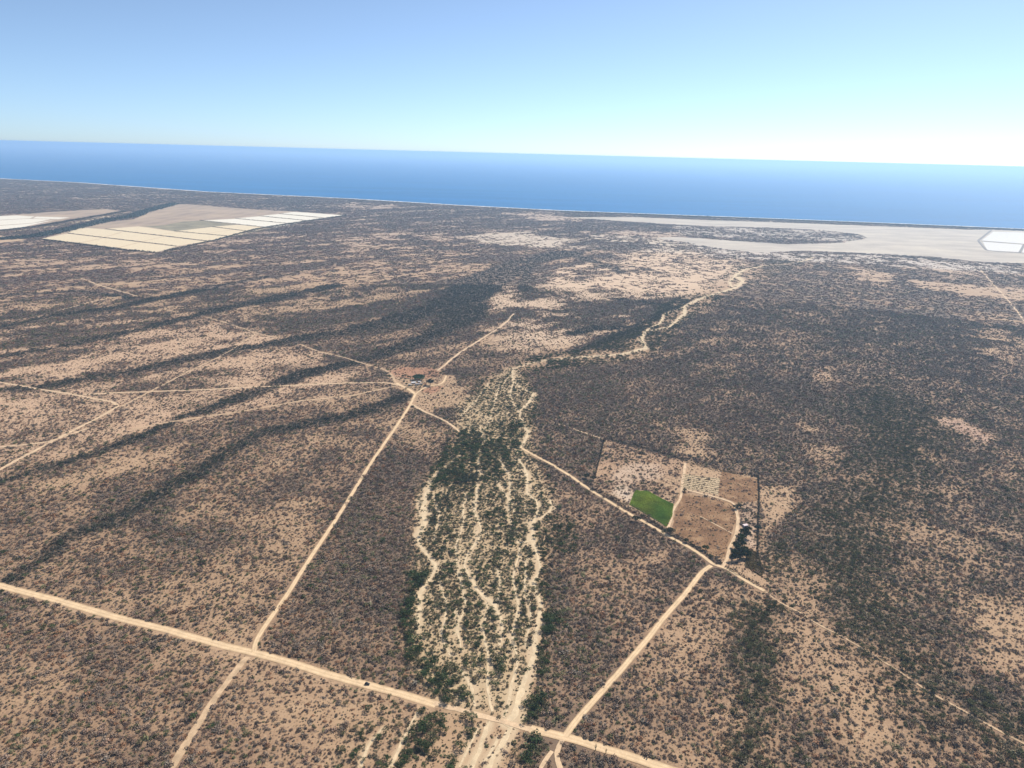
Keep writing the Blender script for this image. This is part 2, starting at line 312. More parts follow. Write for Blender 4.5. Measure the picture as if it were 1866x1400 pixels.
def survey(x, y):
    """cover, greenness, dark-band weight and soil colour at points"""
    wx = x+(fbm(x, y, 60, 3, 71)-.5)*26; wy = y+(fbm(x, y, 60, 3, 83)-.5)*26
    r = np.hypot(x, y)
    cov = np.full(x.shape, .83); 
    for P, c, s, k in PW:
        mk = polymask(wx, wy, P, s)*k if s > 5 else polymask(x, y, P, s)*k
        cov = cov*(1-mk)+c*mk
    base_c = cov.copy(); amp0 = 1-.55*sstep(.72, .86, base_c); n1 = fbm(x, y, 230, 4, 3)-.5; n2 = fbm(x, y, 55, 4, 9)-.5; n3 = fbm(x+y*.25, y*.5, 420, 4, 31)-.5
    amp = np.where(cov < .02, 0, np.where(cov < .14, .6, amp0))
    cov = cov+.03*sstep(.25, .5, cov)*(1-sstep(1500,2600,r)*.6)+amp*(.42*n1+.8*n2+(.55*n3+1.0*(fbm(x, y, 95, 4, 19)-.5)+.9*(fbm(x, y, 30, 2, 23)-.5))*sstep(900, 2600, r))
    p0 = BW[0][0][0]; p1 = BW[0][0][6]; th = math.atan2(p1[1]-p0[1], p1[0]-p0[0]); xr = x*math.cos(th)+y*math.sin(th); yr = -x*math.sin(th)+y*math.cos(th)
    st = fbm(xr/5.0, yr, 60, 4, 131)-.5; lw = (1-sstep(300, 900, x))*sstep(1200, 1900, r)*sstep(.05, .3, base_c)
    cov = cov+st*1.5*lw; band = np.zeros(x.shape)
    for P, hw in BW: band = np.maximum(band, linemask(wx, wy, P, np.array(hw)*1.25, 8+np.mean(hw)*.3))
    band = band*np.clip(.95+1.2*n2, 0, 1)
    cov = cov+(1.05-cov)*band*.95
    cov = np.where(base_c < .02, cov, np.clip(cov, .13, 1)); cov = np.clip(cov, 0, 1)
    green = np.zeros(x.shape)
    for P, c, s in GW: green = np.maximum(green, polymask(wx, wy, P, s)*c)
    soil = np.empty(x.shape+(3,)); soil[:] = (.405, .288, .18)
    n5 = fbm(x, y, 300, 3, 55)[..., None]
    soil = soil*(1-n5*.25)+np.array((.40, .25, .18))*n5*.25
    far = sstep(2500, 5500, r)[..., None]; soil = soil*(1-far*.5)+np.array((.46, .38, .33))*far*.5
    for P, c, s, k in SW:
        mk = (polymask(wx, wy, P, s)*k)[..., None]; soil = soil*(1-mk)+np.array(c)*mk
    pale = np.zeros(x.shape)
    for P, hw in WW: pale = np.maximum(pale, linemask(wx*.4+x*.6, wy*.4+y*.6, P, np.array(hw)*.8, 3))
    pk = (pale*.9)[..., None]; soil = soil*(1-pk)+np.array((.53, .42, .28))*pk
    return cov, green, band, soil, pale

# ------------------------------------------------------------------ materials
def newmat(name):
    mt = bpy.data.materials.new(name); mt.use_nodes = True; t = mt.node_tree; b = t.nodes['Principled BSDF']
    b.inputs['Specular IOR Level'].default_value = .15; b.inputs['Roughness'].default_value = .92
    return mt, t, b
def pos_node(t): 
    g = t.nodes.new('ShaderNodeNewGeometry'); return g.outputs['Position']
def noise(t, scale, detail=4, rough=.6, src=None):
    n = t.nodes.new('ShaderNodeTexNoise'); n.inputs['Scale'].default_value = scale; n.inputs['Detail'].default_value = detail
    n.inputs['Roughness'].default_value = rough; t.links.new(src or pos_node(t), n.inputs['Vector']); return n.outputs['Fac']
def ramp(t, fac, stops):
    r = t.nodes.new('ShaderNodeValToRGB'); el = r.color_ramp.elements
    while len(el) > 1: el.remove(el[-1])
    el[0].position = stops[0][0]; el[0].color = stops[0][1] if len(stops[0][1]) == 4 else (*stops[0][1], 1)
    for p, c in stops[1:]:
        e = el.new(p); e.color = c if len(c) == 4 else (*c, 1)
    t.links.new(fac, r.inputs[0]); return r.outputs[0]
def mix(t, fac, a, b, mode='MIX'):
    n = t.nodes.new('ShaderNodeMix'); n.data_type = 'RGBA'; n.blend_type = mode
    for i, v in ((0, fac), (6, a), (7, b)):
        if hasattr(v, 'links'): t.links.new(v, n.inputs[i])
        elif isinstance(v, (tuple, list)): n.inputs[i].default_value = (*v, 1) if len(v) == 3 else v
        else: n.inputs[i].default_value = v
    return n.outputs[2]
def mathn(t, op, a, b=None, clamp=False):
    n = t.nodes.new('ShaderNodeMath'); n.operation = op; n.use_clamp = clamp
    for i, v in ((0, a), (1, b)):
        if v is None: continue
        if hasattr(v, 'links'): t.links.new(v, n.inputs[i])
        else: n.inputs[i].default_value = v
    return n.outputs[0]
def plain(name, col, rough=.9, var=.25, scale=.3, spec=.15, bump=0):
    mt, t, b = newmat(name); f = noise(t, scale, 6)
    c = ramp(t, f, [(.3, tuple(v*(1-var) for v in col)), (.7, tuple(min(1, v*(1+var)) for v in col))])
    t.links.new(c, b.inputs['Base Color']); b.inputs['Roughness'].default_value = rough; b.inputs['Specular IOR Level'].default_value = spec
    if bump:
        bp = t.nodes.new('ShaderNodeBump'); bp.inputs['Strength'].default_value = bump; bp.inputs['Distance'].default_value = .3
        t.links.new(noise(t, scale*3, 5), bp.inputs['Height']); t.links.new(bp.outputs[0], b.inputs['Normal'])
    return mt

# ground: vertex attributes carry soil colour and plant cover, nodes add litter and dry low growth
m_ground, t, b = newmat('ground')
at = t.nodes.new('ShaderNodeAttribute'); at.attribute_name = 'soil'
ac = t.nodes.new('ShaderNodeAttribute'); ac.attribute_name = 'cover'
f1 = noise(t, .5, 8, .8); f2 = noise(t, .06, 5, .65); f3 = noise(t, 1.3, 4, .6)
base = mix(t, ramp(t, f2, [(.35, (0, 0, 0)), (.65, (.5, .5, .5))]), at.outputs['Color'], mix(t, 1.0, at.outputs['Color'], (.78, .70, .66), 'MULTIPLY'))
base = mix(t, 1.0, base, ramp(t, f3, [(.3, (.86, .86, .86)), (.7, (1.1, 1.1, 1.1))]), 'MULTIPLY')
thr = mathn(t, 'SUBTRACT', mathn(t, 'MULTIPLY', ac.outputs['Fac'], .50), mathn(t, 'SUBTRACT', f1, .22))
lit = mathn(t, 'MULTIPLY', mathn(t, 'ADD', mathn(t, 'MULTIPLY', thr, 5.0), .5), 1.0, True)
litter = mix(t, ramp(t, ac.outputs['Fac'], [(.68, (0, 0, 0)), (.95, (1, 1, 1))]), mix(t, f2, (.17, .108, .070), (.25, .165, .11)), (.098, .076, .062))
t.links.new(mix(t, mathn(t, 'MULTIPLY', lit, .85), base, litter), b.inputs['Base Color'])

def sandmat(name, col, var=.18):
    mt, t, b = newmat(name); f = noise(t, .12, 6, .6); f2 = noise(t, .9, 4, .7)
    c = ramp(t, f, [(.3, tuple(v*(1-var) for v in col)), (.7, tuple(v*(1+var) for v in col))])
    c = mix(t, 1.0, c, ramp(t, f2, [(.3, (.85, .85, .85)), (.7, (1.1, 1.1, 1.1))]), 'MULTIPLY')
    t.links.new(c, b.inputs['Base Color']); return mt
def rutmat(name, col, var):
    mt = sandmat(name, col, var); t = mt.node_tree; b = t.nodes['Principled BSDF']; src = b.inputs['Base Color'].links[0].from_socket
    u = t.nodes.new('ShaderNodeUVMap'); sx = t.nodes.new('ShaderNodeSeparateXYZ'); t.links.new(u.outputs[0], sx.inputs[0])
    rt_ = ramp(t, sx.outputs['Y'], [(0, (.62, .58, .55)), (.12, (.9, .88, .86)), (.3, (1.08, 1.08, 1.08)), (.5, (.92, .90, .88)), (.7, (1.08, 1.08, 1.08)), (.88, (.9, .88, .86)), (1, (.62, .58, .55))])
    t.links.new(mix(t, 1.0, src, rt_, 'MULTIPLY'), b.inputs['Base Color']); return mt
m_road = rutmat('road dust', (.60, .455, .29), .14)
m_track = sandmat('track dust', (.55, .41, .27), .2)
m_faint = sandmat('faint track', (.46, .335, .215), .3)
m_berm = sandmat('berm earth', (.36, .25, .16), .3)
m_wash = sandmat('riverbed sand', (.56, .45, .30), .18)
m_beach = sandmat('beach sand', (.66, .60, .50), .08)
m_surf = sandmat('surf foam', (.85, .87, .88), .05)
m_salt, t, b = newmat('salt flat')
mp = t.nodes.new('ShaderNodeMapping'); mp.inputs['Scale'].default_value = (1, 2.2, 1); t.links.new(pos_node(t), mp.inputs[0])
f = noise(t, .0035, 7, .6, mp.outputs[0]); f2 = noise(t, .02, 6, .65, mp.outputs[0])
c = ramp(t, f, [(.3, (.34, .30, .255)), (.5, (.44, .39, .33)), (.7, (.54, .48, .38))])
c = mix(t, ramp(t, f2, [(.5, (0, 0, 0)), (.75, (.35, .35, .35))]), c, (.25, .22, .19))
t.links.new(c, b.inputs['Base Color'])
m_pond = sandmat('salt crust', (.62, .61, .59), .15)
m_dike = plain('dike earth', (.22, .20, .19), var=.2, scale=.02)

# leaf material: tint comes from the plant itself
def leafmat(name, rough=.85, transl=.0):
    mt, t, b = newmat(name); a = t.nodes.new('ShaderNodeAttribute'); a.attribute_type = 'INSTANCER'; a.attribute_name = 'tint'
    f = noise(t, 1.1, 3)
    c = mix(t, 1.0, a.outputs['Color'], ramp(t, f, [(.3, (.62, .62, .62)), (.7, (1.4, 1.4, 1.35))]), 'MULTIPLY')
    t.links.new(c, b.inputs['Base Color']); b.inputs['Roughness'].default_value = rough
    return mt
m_leaf = leafmat('foliage'); m_twig = leafmat('twigs')
m_bark = plain('bark', (.16, .12, .09), scale=2)

# ------------------------------------------------------------------ sea, ground sheet
seab = bmesh.new()
me = bpy.data.meshes.new('sea')
R = 170000
mesh_sea = mesh_obj('sea', [(-R, 1200, 0), (R, 1200, 0), (R, R, 0), (-R, R, 0)], [(0, 1, 2, 3)], [])
tag(mesh_sea, kind='structure'); seab.free()
m_sea, t, b = newmat('sea water')
mp = t.nodes.new('ShaderNodeMapping'); mp.inputs['Scale'].default_value = (1, 1.6, 1); t.links.new(pos_node(t), mp.inputs[0])
mp.inputs['Scale'].default_value = (1, 5, 1); f = noise(t, .0004, 7, .7, mp.outputs[0]); f2 = noise(t, .012, 5, .7, mp.outputs[0])
c = ramp(t, f, [(.3, (.000, .105, .29)), (.7, (.001, .140, .39))])
c = mix(t, 1.0, c, ramp(t, f2, [(.3, (.75, .75, .75)), (.7, (1.25, 1.25, 1.25))]), 'MULTIPLY')
t.links.new(c, b.inputs['Base Color']); b.inputs['Roughness'].default_value = .7; b.inputs['Specular IOR Level'].default_value = .04
mesh_sea.data.materials.clear(); mesh_sea.data.materials.append(m_sea)

ang = np.radians(np.concatenate([np.linspace(-180, -62, 30)[:-1], np.linspace(-62, -50, 40)[:-1], np.linspace(-50, 50, 900), np.linspace(50, 62, 40)[1:], np.linspace(62, 180, 30)[1:-1]]))
rad = np.concatenate([[60, 150, 250, 330], np.geomspace(370, 15500, 1100), [20000, 30000, 60000, 110000, 160000]])
A, Rr = np.meshgrid(ang, rad)
X = np.sin(A)*Rr; Y = np.cos(A)*Rr
cs = coast_sd(X.ravel(), Y.ravel()).reshape(X.shape)
Z = np.clip(cs*.06, -4, 1.6)
nr, na = X.shape
V = np.column_stack([X.ravel(), Y.ravel(), Z.ravel()]); V = np.vstack([V, [[0, 0, 1.6]]])
ii, jj = np.meshgrid(np.arange(nr-1), np.arange(na), indexing='ij'); j2 = (jj+1) % na
F = np.stack([ii*na+jj, (ii+1)*na+jj, (ii+1)*na+j2, ii*na+j2], -1).reshape(-1, 4)
keep = Z.ravel()[F].max(1) > -3.9
F = F[keep][:, ::-1]
tri = np.stack([np.full(na, nr*na), (np.arange(na)+1) % na, np.arange(na)], -1)[:, ::-1]
me = bpy.data.meshes.new('ground')
me.vertices.add(len(V)); me.vertices.foreach_set('co', V.astype(np.float32).ravel())
nq, n3 = len(F), len(tri)
me.loops.add(nq*4+n3*3); me.loops.foreach_set('vertex_index', np.concatenate([F.ravel(), tri.ravel()]).astype(np.int32))
me.polygons.add(nq+n3)
me.polygons.foreach_set('loop_start', np.concatenate([np.arange(nq)*4, nq*4+np.arange(n3)*3]).astype(np.int32))
me.update(calc_edges=True); me.validate()
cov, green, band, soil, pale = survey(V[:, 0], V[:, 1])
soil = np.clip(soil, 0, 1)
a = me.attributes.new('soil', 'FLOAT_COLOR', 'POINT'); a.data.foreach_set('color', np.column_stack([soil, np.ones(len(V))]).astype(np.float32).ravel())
washm = polymask(V[:, 0], V[:, 1], WASHP, 15)
covg = np.clip(cov-pale-.42*washm, 0, 1)
a = me.attributes.new('cover', 'FLOAT', 'POINT'); a.data.foreach_set('value', covg.astype(np.float32))
me.materials.append(m_ground)
ground = bpy.data.objects.new('ground', me); COL.objects.link(ground); tag(ground, kind='structure')
if me.polygons[nq//2].normal.z < 0: me.flip_normals()
print('ground', len(V))
GZ = 1.6

# ------------------------------------------------------------------ strips and sheets
def resample(P, hw, step):
    P = np.asarray(P); out = []; ow = []
    for i in range(len(P)-1):
        L = np.linalg.norm(P[i+1]-P[i]); n = max(1, int(L/step))
        for k in range(n):
            f = k/n; out.append(P[i]*(1-f)+P[i+1]*f); ow.append(hw[i]*(1-f)+hw[i+1]*f)
    out.append(P[-1]); ow.append(hw[-1]); out = np.array(out); ow = np.array(ow)
    for _ in range(4):
        out[1:-1] = (out[:-2]+2*out[1:-1]+out[2:])/4
    return out, ow
def strip(name, P, hw, mat, z, step=6, rag=.12, wob=0, seed=0, parent=None, side=0):
    P, ow = resample(P, hw, step); T = np.gradient(P, axis=0); T /= np.linalg.norm(T, axis=1)[:, None]+1e-9
    N = np.column_stack([-T[:, 1], T[:, 0]])
    s = np.cumsum(np.concatenate([[0], np.linalg.norm(np.diff(P, axis=0), axis=1)]))
    P = P+N*((fbm(s, s*0+seed, 60, 2, seed)-.5)*wob)[:, None]+N*side
    wl = ow*(1+rag*2*(fbm(s, s*0+3.3+seed, 9, 3, seed+1)-.5)); wr = ow*(1+rag*2*(fbm(s, s*0+8.1+seed, 9, 3, seed+2)-.5))
    L = P+N*wl[:, None]; Rg = P-N*wr[:, None]; n = len(P)
    v = [(p[0], p[1], GZ+z) for p in L]+[(p[0], p[1], GZ+z) for p in Rg]
    f = [(n+i, n+i+1, i+1, i) for i in range(n-1)]
    o = mesh_obj(name, v, f, mat, parent)
    uv = o.data.uv_layers.new(name='UVMap'); a_ = np.zeros((len(f)*4, 2), np.float32); vi = np.array(f).ravel(); a_[:, 1] = vi >= n; a_[:, 0] = s[vi % n]
    uv.data.foreach_set('uv', a_.ravel()); return o
for i, (n, P, wdt) in enumerate(RW):
    big = n in ('main', 'ranch', 'compound', 'fence', 'main east', 'ranch yard', 'ranch east')
    o = strip('road' if big else 'track', P, [wdt/2]*len(P), m_road if big else (m_faint if n in ('southwest', 'trail', 'diagonal', 'west lower', 'northwest', 'crossing') else m_track), .18+.006*i, 5, .10 if big else .42, 1.5 if n in ('main', 'ranch', 'compound') else 5, seed=i*7)
    tag(o, kind='structure')
o = strip('verge', RW[0][1], [3.2]*len(RW[0][1]), m_berm, .10, 6, .5, 1.5, seed=0, side=-7.6); tag(o, kind='structure')
for i, (P, hw) in enumerate(WW):
    o = strip('dry_riverbed', P, np.array(hw)*.36, m_wash, .08+.003*i, 4, 1.0, 9, seed=200+i*5); tag(o, kind='structure')
# beach strip and surf along the shore
o = strip('beach', COAST+0, [1]*len(COAST), m_beach, 0, 60, 0)
def offset_line(P, d):
    T = np.gradient(P, axis=0); T /= np.linalg.norm(T, axis=1)[:, None]; return P+np.column_stack([T[:, 1], -T[:, 0]])*d
bpy.data.objects.remove(o)
GZs = GZ
def shore(name, d0, wd, mat, z, rag, seed):
    P = offset_line(COAST, d0); P, ow = resample(P, [wd]*len(P), 25)
    s = np.cumsum(np.concatenate([[0], np.linalg.norm(np.diff(P, axis=0), axis=1)]))
    T = np.gradient(P, axis=0); T /= np.linalg.norm(T, axis=1)[:, None]; N = np.column_stack([-T[:, 1], T[:, 0]])
    wl = ow*(1+rag*2*(fbm(s, s*0, 160, 4, seed)-.5)); wr = ow*(1+rag*2*(fbm(s, s*0+5, 220, 4, seed+1)-.5))
    L = P+N*wl[:, None]; Rr_ = P-N*wr[:, None]; n = len(P)
    v = [(p[0], p[1], z[0]) for p in L]+[(p[0], p[1], z[1]) for p in Rr_]
    return tag(mesh_obj(name, v, [(n+i, n+i+1, i+1, i) for i in range(n-1)], mat), kind='structure')
shore('beach', 14, 26, m_beach, (.25, 2.0), .25, 5)
shore('surf', -20, 13, m_surf, (.22, .3), .9, 9)
def sheet(name, P, mat, z, kind='structure'):
    bm = bmesh.new(); vs = [bm.verts.new((p[0], p[1], GZ+z)) for p in P]; f = bm.faces.new(vs)
    bm.normal_update()
    if f.normal.z < 0: f.normal_flip()
    bmesh.ops.triangulate(bm, faces=bm.faces[:]); me = bpy.data.meshes.new(name); bm.to_mesh(me); bm.free()
    me.materials.append(mat); o = bpy.data.objects.new(name, me); COL.objects.link(o); tag(o, kind=kind); return o
def rough_poly(P, step, amp, seed):
    P = np.vstack([P, P[:1]]); Q, _ = resample(P, [0]*len(P), step); Q = Q[:-1]
    Q[:, 0] += (fbm(Q[:, 0], Q[:, 1], step*3, 3, seed)-.5)*amp; Q[:, 1] += (fbm(Q[:, 0], Q[:, 1], step*3, 3, seed+5)-.5)*amp
    return Q
sheet('salt_flat', rough_poly(SALT, 40, 110, 3), m_salt, .10)
P1 = GP([(1810,423),(1900,425.5),(2000,430),(2000,452),(1866,445),(1789,439)]); P2 = GP([(1791,441.3),(1863,446.7),(1857,460),(1799,457)]); P3 = GP([(1868,447.5),(2000,455),(2000,470),(1862,461)])
for P in (P1, P2, P3): sheet('salt_pond', P, m_pond, .30)
def ridge(name, P, hw, h, mat):
    P, ow = resample(GP(P), [hw]*len(P), 30); T = np.gradient(P, axis=0); T /= np.linalg.norm(T, axis=1)[:, None]; N = np.column_stack([-T[:, 1], T[:, 0]])
    v = []
    for k, hh in ((1, 0), (.35, h), (-.35, h), (-1, 0)): v += [(*(P[i]+N[i]*hw*k), GZ+hh) for i in range(len(P))]
    n = len(P); f = [(k*n+i, (k+1)*n+i, (k+1)*n+i+1, k*n+i+1) for k in range(3) for i in range(n-1)]
    return mesh_obj(name, v, f, mat)
for P, hw in (([(1806,420.5),(1782.5,439.2),(1798,457.8),(1857,461.6),(2000,471)], 9), ([(1788,440),(1865,446),(2000,453.5)], 7), ([(1866,446.5),(1858,461)], 7)):
    tag(ridge('dike', P, hw, 2.2, m_dike), kind='structure')

# far farm: fallow sheet, crop sheets and windbreak lines
m_fallow, t, b = newmat('fallow field')
f = noise(t, .004, 6, .6); f2 = noise(t, .03, 5, .6)
wv = t.nodes.new('ShaderNodeTexWave'); wv.inputs['Scale'].default_value = .003; wv.inputs['Distortion'].default_value = 3; t.links.new(pos_node(t), wv.inputs[0])
c = ramp(t, f, [(.3, (.25, .19, .145)), (.5, (.33, .25, .175)), (.72, (.46, .35, .235))])
c = mix(t, ramp(t, wv.outputs['Fac'], [(.3, (0, 0, 0)), (.8, (.4, .4, .4))]), c, (.42, .31, .24))
t.links.new(c, b.inputs['Base Color'])
m_cream = sandmat('cream crop cover', (.64, .54, .37), .12); m_white = sandmat('white crop cover', (.70, .66, .56), .1)
m_dkfal = plain('weedy fallow', (.23, .20, .13), scale=.01, var=.3)
m_orange = plain('orange field', (.46, .33, .21), scale=.01, var=.2)
sheet('fallow_field', FARM, m_fallow, .10); sheet('fallow_field', FARM2, m_fallow, .10); sheet('fallow_field', FARM3, m_orange, .10)
sheet('weedy_field', GP([(300,411),(335,404),(368,402.5),(432,410),(386,414),(318,422),(262,413)]), m_dkfal, .14)
def lerpq(Q, a, b_):   # bilinear point in a quad of picture points
    (x0, y0), (x1, y1), (x2, y2), (x3, y3) = Q
    return ((x0*(1-a)+x1*a)*(1-b_)+(x3*(1-a)+x2*a)*b_, (y0*(1-a)+y1*a)*(1-b_)+(y3*(1-a)+y2*a)*b_)
def quadpts(Q):
    return GP(Q)
CROPS = [  # quads between windbreaks (cream first, white to the far right)
 ([(77,435.5),(123,426.5),(321,450.2),(284,460.8)], 3, 'c'),
 ([(124,425.2),(146,415),(192,418.8),(376,440.8),(323,449)], 3, 'c'),
 ([(194,417.8),(252,413.3),(318,422.5),(424,432.3),(379,439.6)], 2, 'c'),
 ([(320,422),(386,414.4),(463,424),(426,431.4)], 2, 'c'),
 ([(388,413.8),(434,410.3),(496,416.8),(465,423.2)], 1, 'c'),
 ([(370,402.4),(428,399.3),(534,409.2),(498,416)], 2, 'w'),
 ([(430,398.6),(472,394.8),(561,403.2),(536,408.6)], 2, 'w'),
 ([(474,394.1),(508,390.5),(590,398.2),(563,402.6)], 2, 'w'),
 ([(510,389.9),(536,386.7),(629,393),(592,397.6)], 2, 'w'),
]
for Q, n, k in CROPS: sheet('crop_field', GP(Q), m_cream if k == 'c' else m_white, .22)
for Q, n, k in CROPS[:5]:     # bare seams between crop blocks
    for s in range(1, n):
        a0 = np.array(Q[0])*(1-s/n)+np.array(Q[-1])*(s/n); a1 = np.array(Q[1])*(1-s/n)+np.array(Q[-2])*(s/n)
        P = GP([a0, a1]); o = strip('field_track', P, [3.5, 3.5], m_orange, .26, 40, .1, 0, seed=3); tag(o, kind='structure')
for Q in ([(-120,404),(0,394.5),(30,393.3),(63,395.2),(55,398.5),(-120,408)], [(-120,409),(52,399.2),(92,400.5),(60,407),(-120,420)], [(-120,421),(58,407.8),(100,401.5),(40,415),(-120,432)], [(66,395.4),(128,397.2),(106,400.3),(60,398.7)]):
    sheet('crop_field', GP(Q), m_white, .22)
strip('track', GP([(0,425.5),(60,418.5),(100,412.5),(130,407.5),(160,402),(190,396),(228,389)]), [14, 16, 14, 22, 24, 26, 8], m_wash, .30, 30, .5, 30, seed=61)
bpy.data.objects['track'].name  # keep plain suffixing
for o in COL.objects:
    if o.name.startswith('track') and 'kind' not in o.keys(): tag(o, kind='structure')
for P, wv_ in (([(-40,475),(0,464),(30,458.5)], 9), ([(52,453.5),(75,450),(98,447)], 9)):
    tag(strip('track', GP(P), [wv_]*len(P), m_track, .2, 30, .5, 10, seed=77), kind='structure')

# ------------------------------------------------------------------ plant templates
def card(vs, fs, c, s, rng, up=.35):
    n = rng.normal(size=3); n[2] = abs(n[2])+up; n /= np.linalg.norm(n)
    a_ = np.cross(n, rng.normal(size=3)); a_ /= np.linalg.norm(a_)+1e-9; b_ = np.cross(n, a_)
    k = len(vs); e = s*(.7+.6*rng.random()); g = s*(.5+.5*rng.random())
    vs += [c-a_*e-b_*g*.4, c+a_*e*.2-b_*g, c+a_*e+b_*g*.3, c-a_*e*.1+b_*g]; fs.append((k, k+1, k+2, k+3))
def tube(vs, fs, p0, p1, r0, r1, n=4):
    p0 = np.array(p0, float); p1 = np.array(p1, float); d = p1-p0; d /= np.linalg.norm(d)
    a_ = np.cross(d, (0.3, .9, .1)); a_ /= np.linalg.norm(a_); b_ = np.cross(d, a_); k = len(vs)
    for p, r in ((p0, r0), (p1, r1)):
        for i in range(n):
            t_ = 2*math.pi*i/n; vs.append(p+(a_*math.cos(t_)+b_*math.sin(t_))*r)
    for i in range(n): fs.append((k+i, k+(i+1) % n, k+n+(i+1) % n, k+n+i))
def bush_mesh(seed, n, lobes, csize, h=.62, name='shrub'):
    """unit bush: radius about 1, height h*~1.5"""
    rng = np.random.default_rng(seed); vs, fs, mi = [], [], []
    L = [(rng.normal(size=2)*.38 if lobes > 1 else np.zeros(2), .45+.3*rng.random()) for _ in range(lobes)]
    for i in range(5):
        a_ = rng.random()*6.28; tube(vs, fs, (0, 0, 0), (math.cos(a_)*.5, math.sin(a_)*.5, h*1.0), .03, .012, 3)
    nb = len(fs)
    for i in range(n):
        c, r = L[rng.integers(len(L))]; d = rng.normal(size=3); d[2] = abs(d[2]); d /= np.linalg.norm(d)
        q = r*(.35+.65*rng.random()**.5); p = np.array([c[0]+d[0]*q*1.15, c[1]+d[1]*q*1.15, .08+(d[2]*q)*h*1.9])
        card(vs, fs, p, csize*(.7+.6*rng.random()), rng)
    me = bpy.data.meshes.new(name); me.from_pydata([tuple(v) for v in vs], [], fs); me.materials.append(m_twig); me.materials.append(m_leaf)
    me.polygons.foreach_set('material_index', [0]*nb+[1]*(len(fs)-nb)); return me
def crown_trunk(seed, n=260, name='tree'):
    """unit tree: crown radius 1, crown centre height .75, returns trunk mesh and crown mesh"""
    rng = np.random.default_rng(seed); vs, fs = [], []
    L = []
    for i in range(7):
        a_ = 6.28*i/6+rng.random(); r = (.50 if i < 6 else 0)+.12*rng.random(); L.append((math.cos(a_)*r, math.sin(a_)*r, .62+.22*rng.random()+(.18 if i == 6 else 0), .34+.16*rng.random()))
    tv, tf = [], []
    tube(tv, tf, (0, 0, 0), (.03, .02, .32), .075, .055, 6)
    for (x, y, z, r) in L: tube(tv, tf, (.03, .02, .30), (x*.8, y*.8, z*.92), .045, .015, 4)
    for i in range(n):
        x, y, z, r = L[rng.integers(len(L))]; d = rng.normal(size=3); d /= np.linalg.norm(d)
        if d[2] < -.3: d[2] *= -.5
        q = r*(.55+.5*rng.random()); card(vs, fs, np.array([x+d[0]*q, y+d[1]*q, z+d[2]*q*.85]), .085*(.7+.7*rng.random()), rng, .25)
    tm = bpy.data.meshes.new('trunk'); tm.from_pydata([tuple(v) for v in tv], [], tf); tm.materials.append(m_bark)
    cm = bpy.data.meshes.new('crown'); cm.from_pydata([tuple(v) for v in vs], [], fs); cm.materials.append(m_leaf)
    k = len(tv); me = bpy.data.meshes.new(name); me.from_pydata([tuple(v) for v in tv+vs], [], tf+[tuple(q+k for q in f) for f in fs])
    me.materials.append(m_bark); me.materials.append(m_leaf); me.polygons.foreach_set('material_index', [0]*len(tf)+[1]*len(fs))
    return tm, cm, me
BUSH = [bush_mesh(40+i, 70, 1+i % 4, .17, h=.5+.06*(i % 3)) for i in range(6)]
def clump_mesh(seed):      # a patch of several bushes about 1 unit across in radius (used far away)
    rng = np.random.default_rng(seed); vs, fs = [], []
    for q in range(7):
        cx, cy = rng.uniform(-.85, .85, 2); r = .22+.2*rng.random()
        for i in range(22):
            d = rng.normal(size=3); d[2] = abs(d[2]); d /= np.linalg.norm(d); s = r*(.5+.5*rng.random())
            card(vs, fs, np.array([cx+d[0]*s, cy+d[1]*s, .03+d[2]*s*.85]), r*.30, rng)
    me = bpy.data.meshes.new('scrub'); me.from_pydata([tuple(v) for v in vs], [], fs); me.materials.append(m_leaf); return me
CLUMP = [clump_mesh(90+i) for i in range(5)]
TREES = [crown_trunk(60+i) for i in range(5)]

# ------------------------------------------------------------------ scatter
ROADM = [(P, w_/2+1.6) for n, P, w_ in RW]
def clear_mask(x, y, grow=0.0):
    k = np.ones(x.shape, bool)
    for (P, hw), (n, _, w_) in zip(ROADM, RW):
        faint = n in ('trail', 'southwest', 'plot cross', 'north line', 'far west', 'left spur', 'diagonal')
        mk = linemask(x, y, P, max(.5, hw-(1.3 if faint else 0))+grow, .01) > .5
        k &= ~mk
    for P, hw in WW: k &= ~((linemask(x, y, P, np.array(hw)*.46+grow*.5, .01) > .5) & (vnoise(x/3.1, y/3.1, 5) < .78))
    k &= ~(polymask(x, y, SALT, 2) > .5)
    for P in (FARM, FARM2, FARM3): k &= ~(polymask(x, y, P, 1) > .5)
    k &= coast_sd(x, y) > 45
    return k
def jitter_points(r0, r1, half_deg, cell, seed):
    rng = np.random.default_rng(seed); h = math.radians(half_deg); xm = r1*math.sin(h)
    xs = np.arange(-xm, xm, cell); ys = np.arange(r0*math.cos(h)*.98, r1, cell)
    X, Y = np.meshgrid(xs, ys); X = X.ravel()+rng.uniform(-.5, .5, X.size)*cell*1.1; Y = Y.ravel()+rng.uniform(-.5, .5, Y.size)*cell*1.1
    r = np.hypot(X, Y); a_ = np.abs(np.arctan2(X, Y)); k = (r >= r0) & (r < r1) & (a_ < h); return X[k], Y[k], rng
MAUVE = np.array((.205, .138, .108)); GREY = np.array((.168, .146, .122)); OLIVE = np.array((.122, .124, .066)); DGREEN = np.array((.048, .076, .031)); DGREY = np.array((.070, .074, .062)); RUST = np.array((.25, .14, .085))
